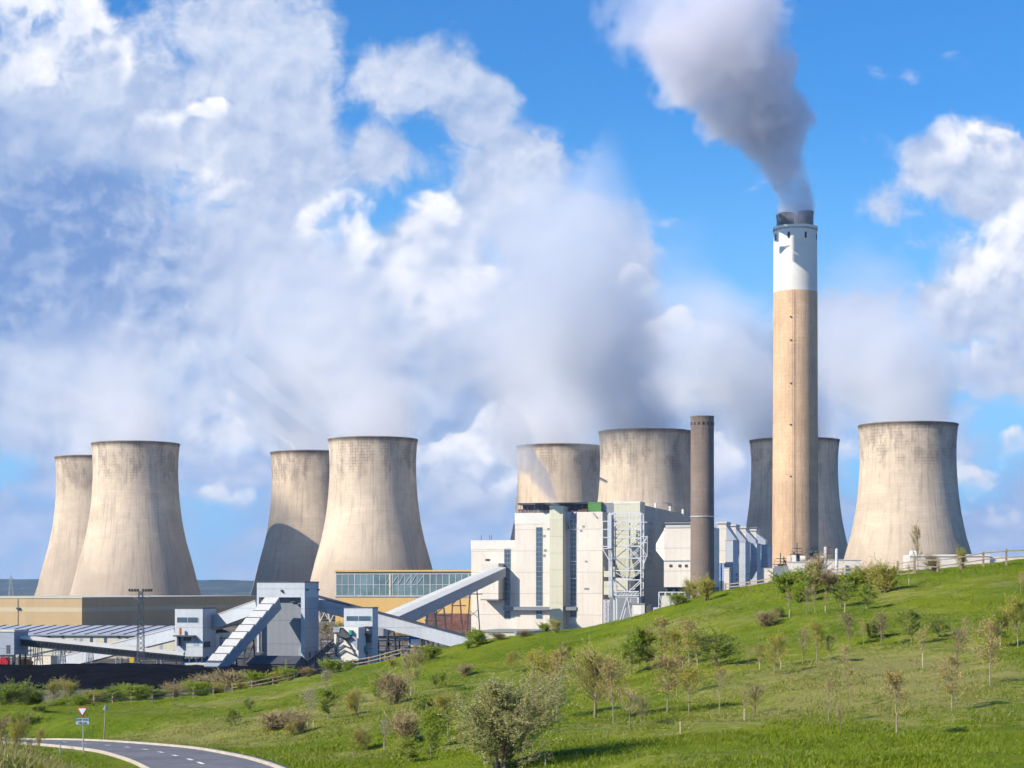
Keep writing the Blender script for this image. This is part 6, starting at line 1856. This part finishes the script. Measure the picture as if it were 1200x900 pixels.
# stakes
for i, (px, py, hp) in enumerate([(800, 782, 15), (807, 776, 14), (817, 781, 14), (890, 784, 15), (915, 785, 12), (648, 846, 22), (481, 819, 14), (925, 724, 12), (967, 722, 12), (990, 720, 14), (1065, 688, 12), (1172, 757, 14), (1081, 779, 24), (797, 861, 22), (639, 891, 20), (872, 848, 18), (450, 878, 14), (360, 851, 12), (367, 851, 12), (1121, 782, 14)]):
    p = ground_at(px, py); h_ = hp / F * p.y
    o_ = thing('tree_stake', 'pale thin timber stake standing among the young trees on the slope', 'stake', p, 'tree stakes on the slope')
    w_ = .028; h_ *= .75
    b_ = MB(); b_.box(p.x - w_, p.x + w_, p.y - w_, p.y + w_, p.z - .1, p.z + h_)
    b_.build('stake', 'stake_timber', o_)

# ------------------------------------------------------------------ grass
def tufts(n, y0, y1, p0, p1, hmin, hmax, w, seed, pw=1.0):
    g = np.random.default_rng(seed)
    Y_ = y0 * (y1 / y0) ** (g.random(n) ** pw); px = g.uniform(p0, p1, n); X_ = (px - 600) / F * Y_
    keep = road_dist(X_, Y_)[0] > 4.2
    cl = fbm2(X_, Y_, 3.0, 41, 3); keep &= cl > g.uniform(.25, .62, n)
    X_, Y_, px, cl = X_[keep], Y_[keep], px[keep], cl[keep]
    nb = 4
    X_ = np.repeat(X_, nb); Y_ = np.repeat(Y_, nb); px = np.repeat(px, nb); cl = np.repeat(cl, nb)
    m_ = len(X_)
    X_ = X_ + g.normal(0, .14, m_); Y_ = Y_ + g.normal(0, .14, m_)
    Z_ = H(X_, Y_) - .04
    h_ = g.uniform(hmin, hmax, m_) * (.5 + cl)
    a = g.uniform(0, math.pi, m_); ww_ = w * g.uniform(.6, 1.3, m_)
    dx, dy = np.cos(a) * ww_ / 2, np.sin(a) * ww_ / 2
    lx, ly = g.normal(.15, .55, m_) * h_, g.normal(0, .55, m_) * h_
    v = np.stack([np.stack([X_ - dx, Y_ - dy, Z_], 1), np.stack([X_ + dx, Y_ + dy, Z_], 1), np.stack([X_ + lx, Y_ + ly, Z_ + h_], 1)], 1)
    dp = fbm2(X_, Y_, 26, 21) + .22 * np.exp(-((px - 1000) / 260) ** 2 - ((Y_ - 108) / 26) ** 2) + .18 * (Y_ < 60) - .08 * (Y_ > 150)
    dryb = (dp + g.normal(0, .16, m_)) > .76
    return v, dryb
sets = [tufts(210000, 62, 235, -60, 1260, .05, .22, .055, 1, .9), tufts(34000, 22, 62, -60, 420, .04, .15, .02, 2)]
v = np.concatenate([s[0] for s in sets]).reshape(-1, 3); dryb = np.concatenate([s[1] for s in sets])
me = bpy.data.meshes.new('grass')
nt = len(v) // 3
me.vertices.add(len(v)); me.vertices.foreach_set('co', v.reshape(-1).astype(np.float32))
me.loops.add(len(v)); me.polygons.add(nt)
me.loops.foreach_set('vertex_index', np.arange(len(v), dtype=np.int32))
me.polygons.foreach_set('loop_start', np.arange(0, len(v), 3, dtype=np.int32))
me.update(calc_edges=True)
me.materials.append(MATS['grass_blade']); me.materials.append(MATS['grass_dry'])
me.polygons.foreach_set('material_index', dryb.astype(np.int32))
go = bpy.data.objects.new('grass', me); col.objects.link(go); tag(go, kind='stuff')
# ------------------------------------------------------------------ smoke and steam: density grids worked out from noise
def volmat(name, colr, dens, aniso=.2, absorb=None):
    m = bpy.data.materials.new(name); m.use_nodes = True; t = m.node_tree; t.nodes.clear()
    pv = t.nodes.new('ShaderNodeVolumePrincipled'); o = t.nodes.new('ShaderNodeOutputMaterial')
    pv.inputs['Color'].default_value = (*colr, 1); pv.inputs['Density'].default_value = dens; pv.inputs['Anisotropy'].default_value = aniso
    if absorb: pv.inputs['Absorption Color'].default_value = (*absorb, 1)
    t.links.new(pv.outputs[0], o.inputs['Volume'])
    MATS[name] = m
    return m


def plume(name, label, cat, path, mat, voxel, nscale, amp=1.1, sharp=2.2, seed=0.0, fade=(1, 0), squash=1.0, mouth=False):
    """path: [(x, y, z, radius)]; density 1 inside, broken by noise towards the edge; fade: weight at both ends"""
    me = bpy.data.meshes.new(name); ob = bpy.data.objects.new(name, me); col.objects.link(ob)
    tag(ob, label, cat, None, 'stuff'); me.materials.append(MATS[mat])
    org = Vector(path[0][:3])
    g = bpy.data.node_groups.new(name, 'GeometryNodeTree')
    g.interface.new_socket('Geometry', in_out='INPUT', socket_type='NodeSocketGeometry')
    g.interface.new_socket('Geometry', in_out='OUTPUT', socket_type='NodeSocketGeometry')
    G_ = NT(g)
    pos = G_.n('GeometryNodeInputPosition').outputs[0]
    q = G_.v('ADD', pos, (seed * 31.7, seed * 17.3, seed * 11.1))
    acc = None; wacc = None
    n = len(path)
    for i in range(n - 1):
        a, b = Vector(path[i][:3]) - org, Vector(path[i + 1][:3]) - org; ra, rb = path[i][3], path[i + 1][3]
        ab = b - a
        pa = G_.v('SUBTRACT', pos, tuple(a))
        t = G_.m('MULTIPLY', G_.v('DOT_PRODUCT', pa, tuple(ab)), 1 / ab.length_squared, clamp=True)
        cl = G_.v('SCALE', tuple(ab), scale=t)
        d = G_.v('LENGTH', G_.v('MULTIPLY', G_.v('SUBTRACT', pa, cl), (1, squash, 1)))
        qn = G_.m('DIVIDE', d, G_.m('MULTIPLY_ADD', t, rb - ra, ra))
        w = G_.m('MULTIPLY_ADD', t, 1.0 / (n - 1), i / (n - 1))
        if acc is None: acc, wacc = qn, w
        else:
            lt = G_.m('LESS_THAN', qn, acc)
            wacc = G_.m('ADD', G_.m('MULTIPLY', wacc, G_.m('SUBTRACT', 1.0, lt)), G_.m('MULTIPLY', w, lt))
            acc = G_.m('MINIMUM', acc, qn)
    n1 = G_.noise(q, nscale, 5, .55, dist=.4)
    n2 = G_.noise(q, nscale * 3.1, 4, .6)
    ns = G_.m('SUBTRACT', G_.m('ADD', G_.m('MULTIPLY', n1, .72), G_.m('MULTIPLY', n2, .28)), .5)
    # the plume leaves its mouth smooth and breaks up further on
    rough_ = G_.ss(wacc, 0.0, .22, .35, 1.0)
    v_ = G_.m('ADD', G_.m('SUBTRACT', 1.0, acc), G_.m('MULTIPLY', ns, G_.m('MULTIPLY', rough_, amp * 2)))
    den = G_.m('MULTIPLY', v_, sharp, clamp=True)
    den = G_.m('MULTIPLY', den, G_.ss(wacc, 0.0, 1.0, fade[0], fade[1], 'LINEAR'))
    den = G_.m('MULTIPLY', den, G_.ss(n1, .32, .6, .55, 1.0))
    if mouth: den = G_.m('MULTIPLY', den, G_.ss(wacc, 0.0, .06, .6, 1.0))
    vc = G_.n('GeometryNodeVolumeCube')
    lo = [min(p[k] - p[3] * 1.45 for p in path) - org[k] for k in range(3)]
    hi = [max(p[k] + p[3] * 1.45 for p in path) - org[k] for k in range(3)]
    G_.put(vc.inputs['Density'], den)
    vc.inputs['Min'].default_value = lo; vc.inputs['Max'].default_value = hi
    for k, nm in enumerate(('Resolution X', 'Resolution Y', 'Resolution Z')): vc.inputs[nm].default_value = max(8, int((hi[k] - lo[k]) / voxel))
    sm = G_.n('GeometryNodeSetMaterial'); sm.inputs['Material'].default_value = MATS[mat]
    go = G_.n('NodeGroupOutput')
    g.links.new(vc.outputs[0], sm.inputs[0]); g.links.new(sm.outputs[0], go.inputs[0])
    md = ob.modifiers.new('field', 'NODES'); md.node_group = g
    ob.location = org
    return ob


volmat('chimney_smoke', (.95, .94, .98), .22, .1)
volmat('steam', (.95, .96, .985), .024, .1)
volmat('dense_steam', (.91, .935, .98), .048, .1)
volmat('puff_steam', (.97, .97, .98), .16, .2)
def pth(lst):
    out = []
    for px, py, Y_, r in lst:
        p = at(px, py, Y_); out.append((p.x, p.y, p.z, r))
    return out
plume('smoke_plume', 'grey smoke blowing left from the tall chimney', 'smoke', pth([(932, 258, 911, 9), (929, 232, 908, 8.5), (921, 195, 900, 12), (905, 150, 890, 19), (872, 95, 875, 27), (837, 40, 860, 32), (808, -15, 845, 38), (775, -70, 830, 44)]), 'chimney_smoke', 1.2, .045, 1.15, 6.0, 1, mouth=True)
ST = {
 1: ((111, 545, 0, 25), (100, 500, -10, 29), (66, 455, -20, 36), (20, 420, -30, 44)),
 2: ((159, 528, 0, 26), (150, 478, -10, 30), (120, 425, -25, 40), (70, 375, -40, 52)),
 3: ((365, 540, 0, 25), (352, 490, -10, 30), (322, 440, -25, 40), (280, 390, -40, 52)),
 4: ((437, 523, 0, 26), (428, 475, -10, 31), (402, 420, -25, 42), (362, 360, -40, 56), (318, 300, -60, 66)),
 5: ((655, 530, 0, 26), (640, 485, -10, 33), (600, 435, -25, 46), (550, 385, -40, 60), (485, 330, -60, 70)),
 6: ((756, 514, 0, 26), (742, 468, -10, 34), (712, 415, -25, 48), (668, 355, -40, 62), (622, 285, -60, 64), (596, 215, -70, 52)),
 7: ((931, 524, 0, 25), (912, 478, -10, 34), (870, 430, -25, 46), (810, 390, -40, 58), (745, 350, -60, 68)),
 8: ((1064, 505, 0, 26), (1058, 462, -8, 33), (1036, 415, -20, 42), (998, 372, -35, 50), (945, 335, -50, 52)),
}
LB = ('leftmost tower', 'large tower behind the tan store', 'half shaded tower', 'tower behind the yellow hall', 'tower above the boiler house', 'tower behind the short chimney', 'dark tower behind the tall chimney', 'lone right tower')
for k_, pts in ST.items():
    Y0 = TW[k_].y
    plume('steam_plume', 'soft pale steam drifting up and left from the ' + LB[k_ - 1], 'steam', pth([(a, b_, Y0 + c_ * (.55 if k_ == 6 else -2.2), r_) for a, b_, c_, r_ in pts]), 'steam' if k_ < 6 else 'dense_steam', 3.6, .014, 1.0, 2.0, k_ + 3, fade=(2.0 if k_ < 6 else 1.4, .0), mouth=True)
plume('steam_puff', 'small white steam puff blowing off the boiler house roof', 'steam', pth([(654, 600, 812, 1.6), (648, 584, 812, 2.6), (635, 562, 808, 4.2), (618, 542, 804, 6.5), (600, 520, 798, 9), (588, 492, 794, 10)]), 'puff_steam', .8, .11, .9, 3.0, 20, fade=(1, .35))

# ------------------------------------------------------------------ air
m = bpy.data.materials.new('haze'); m.use_nodes = True; t = m.node_tree; t.nodes.clear()
pv = t.nodes.new('ShaderNodeVolumePrincipled'); o = t.nodes.new('ShaderNodeOutputMaterial')
pv.inputs['Color'].default_value = (.45, .68, 1, 1); pv.inputs['Density'].default_value = 5e-5; pv.inputs['Anisotropy'].default_value = .3
t.links.new(pv.outputs[0], o.inputs['Volume']); MATS['haze'] = m
hb = MB(); hb.box(-13500, 13500, -900, 12300, -4, 480); tag(hb.build('haze', 'haze'), kind='stuff')
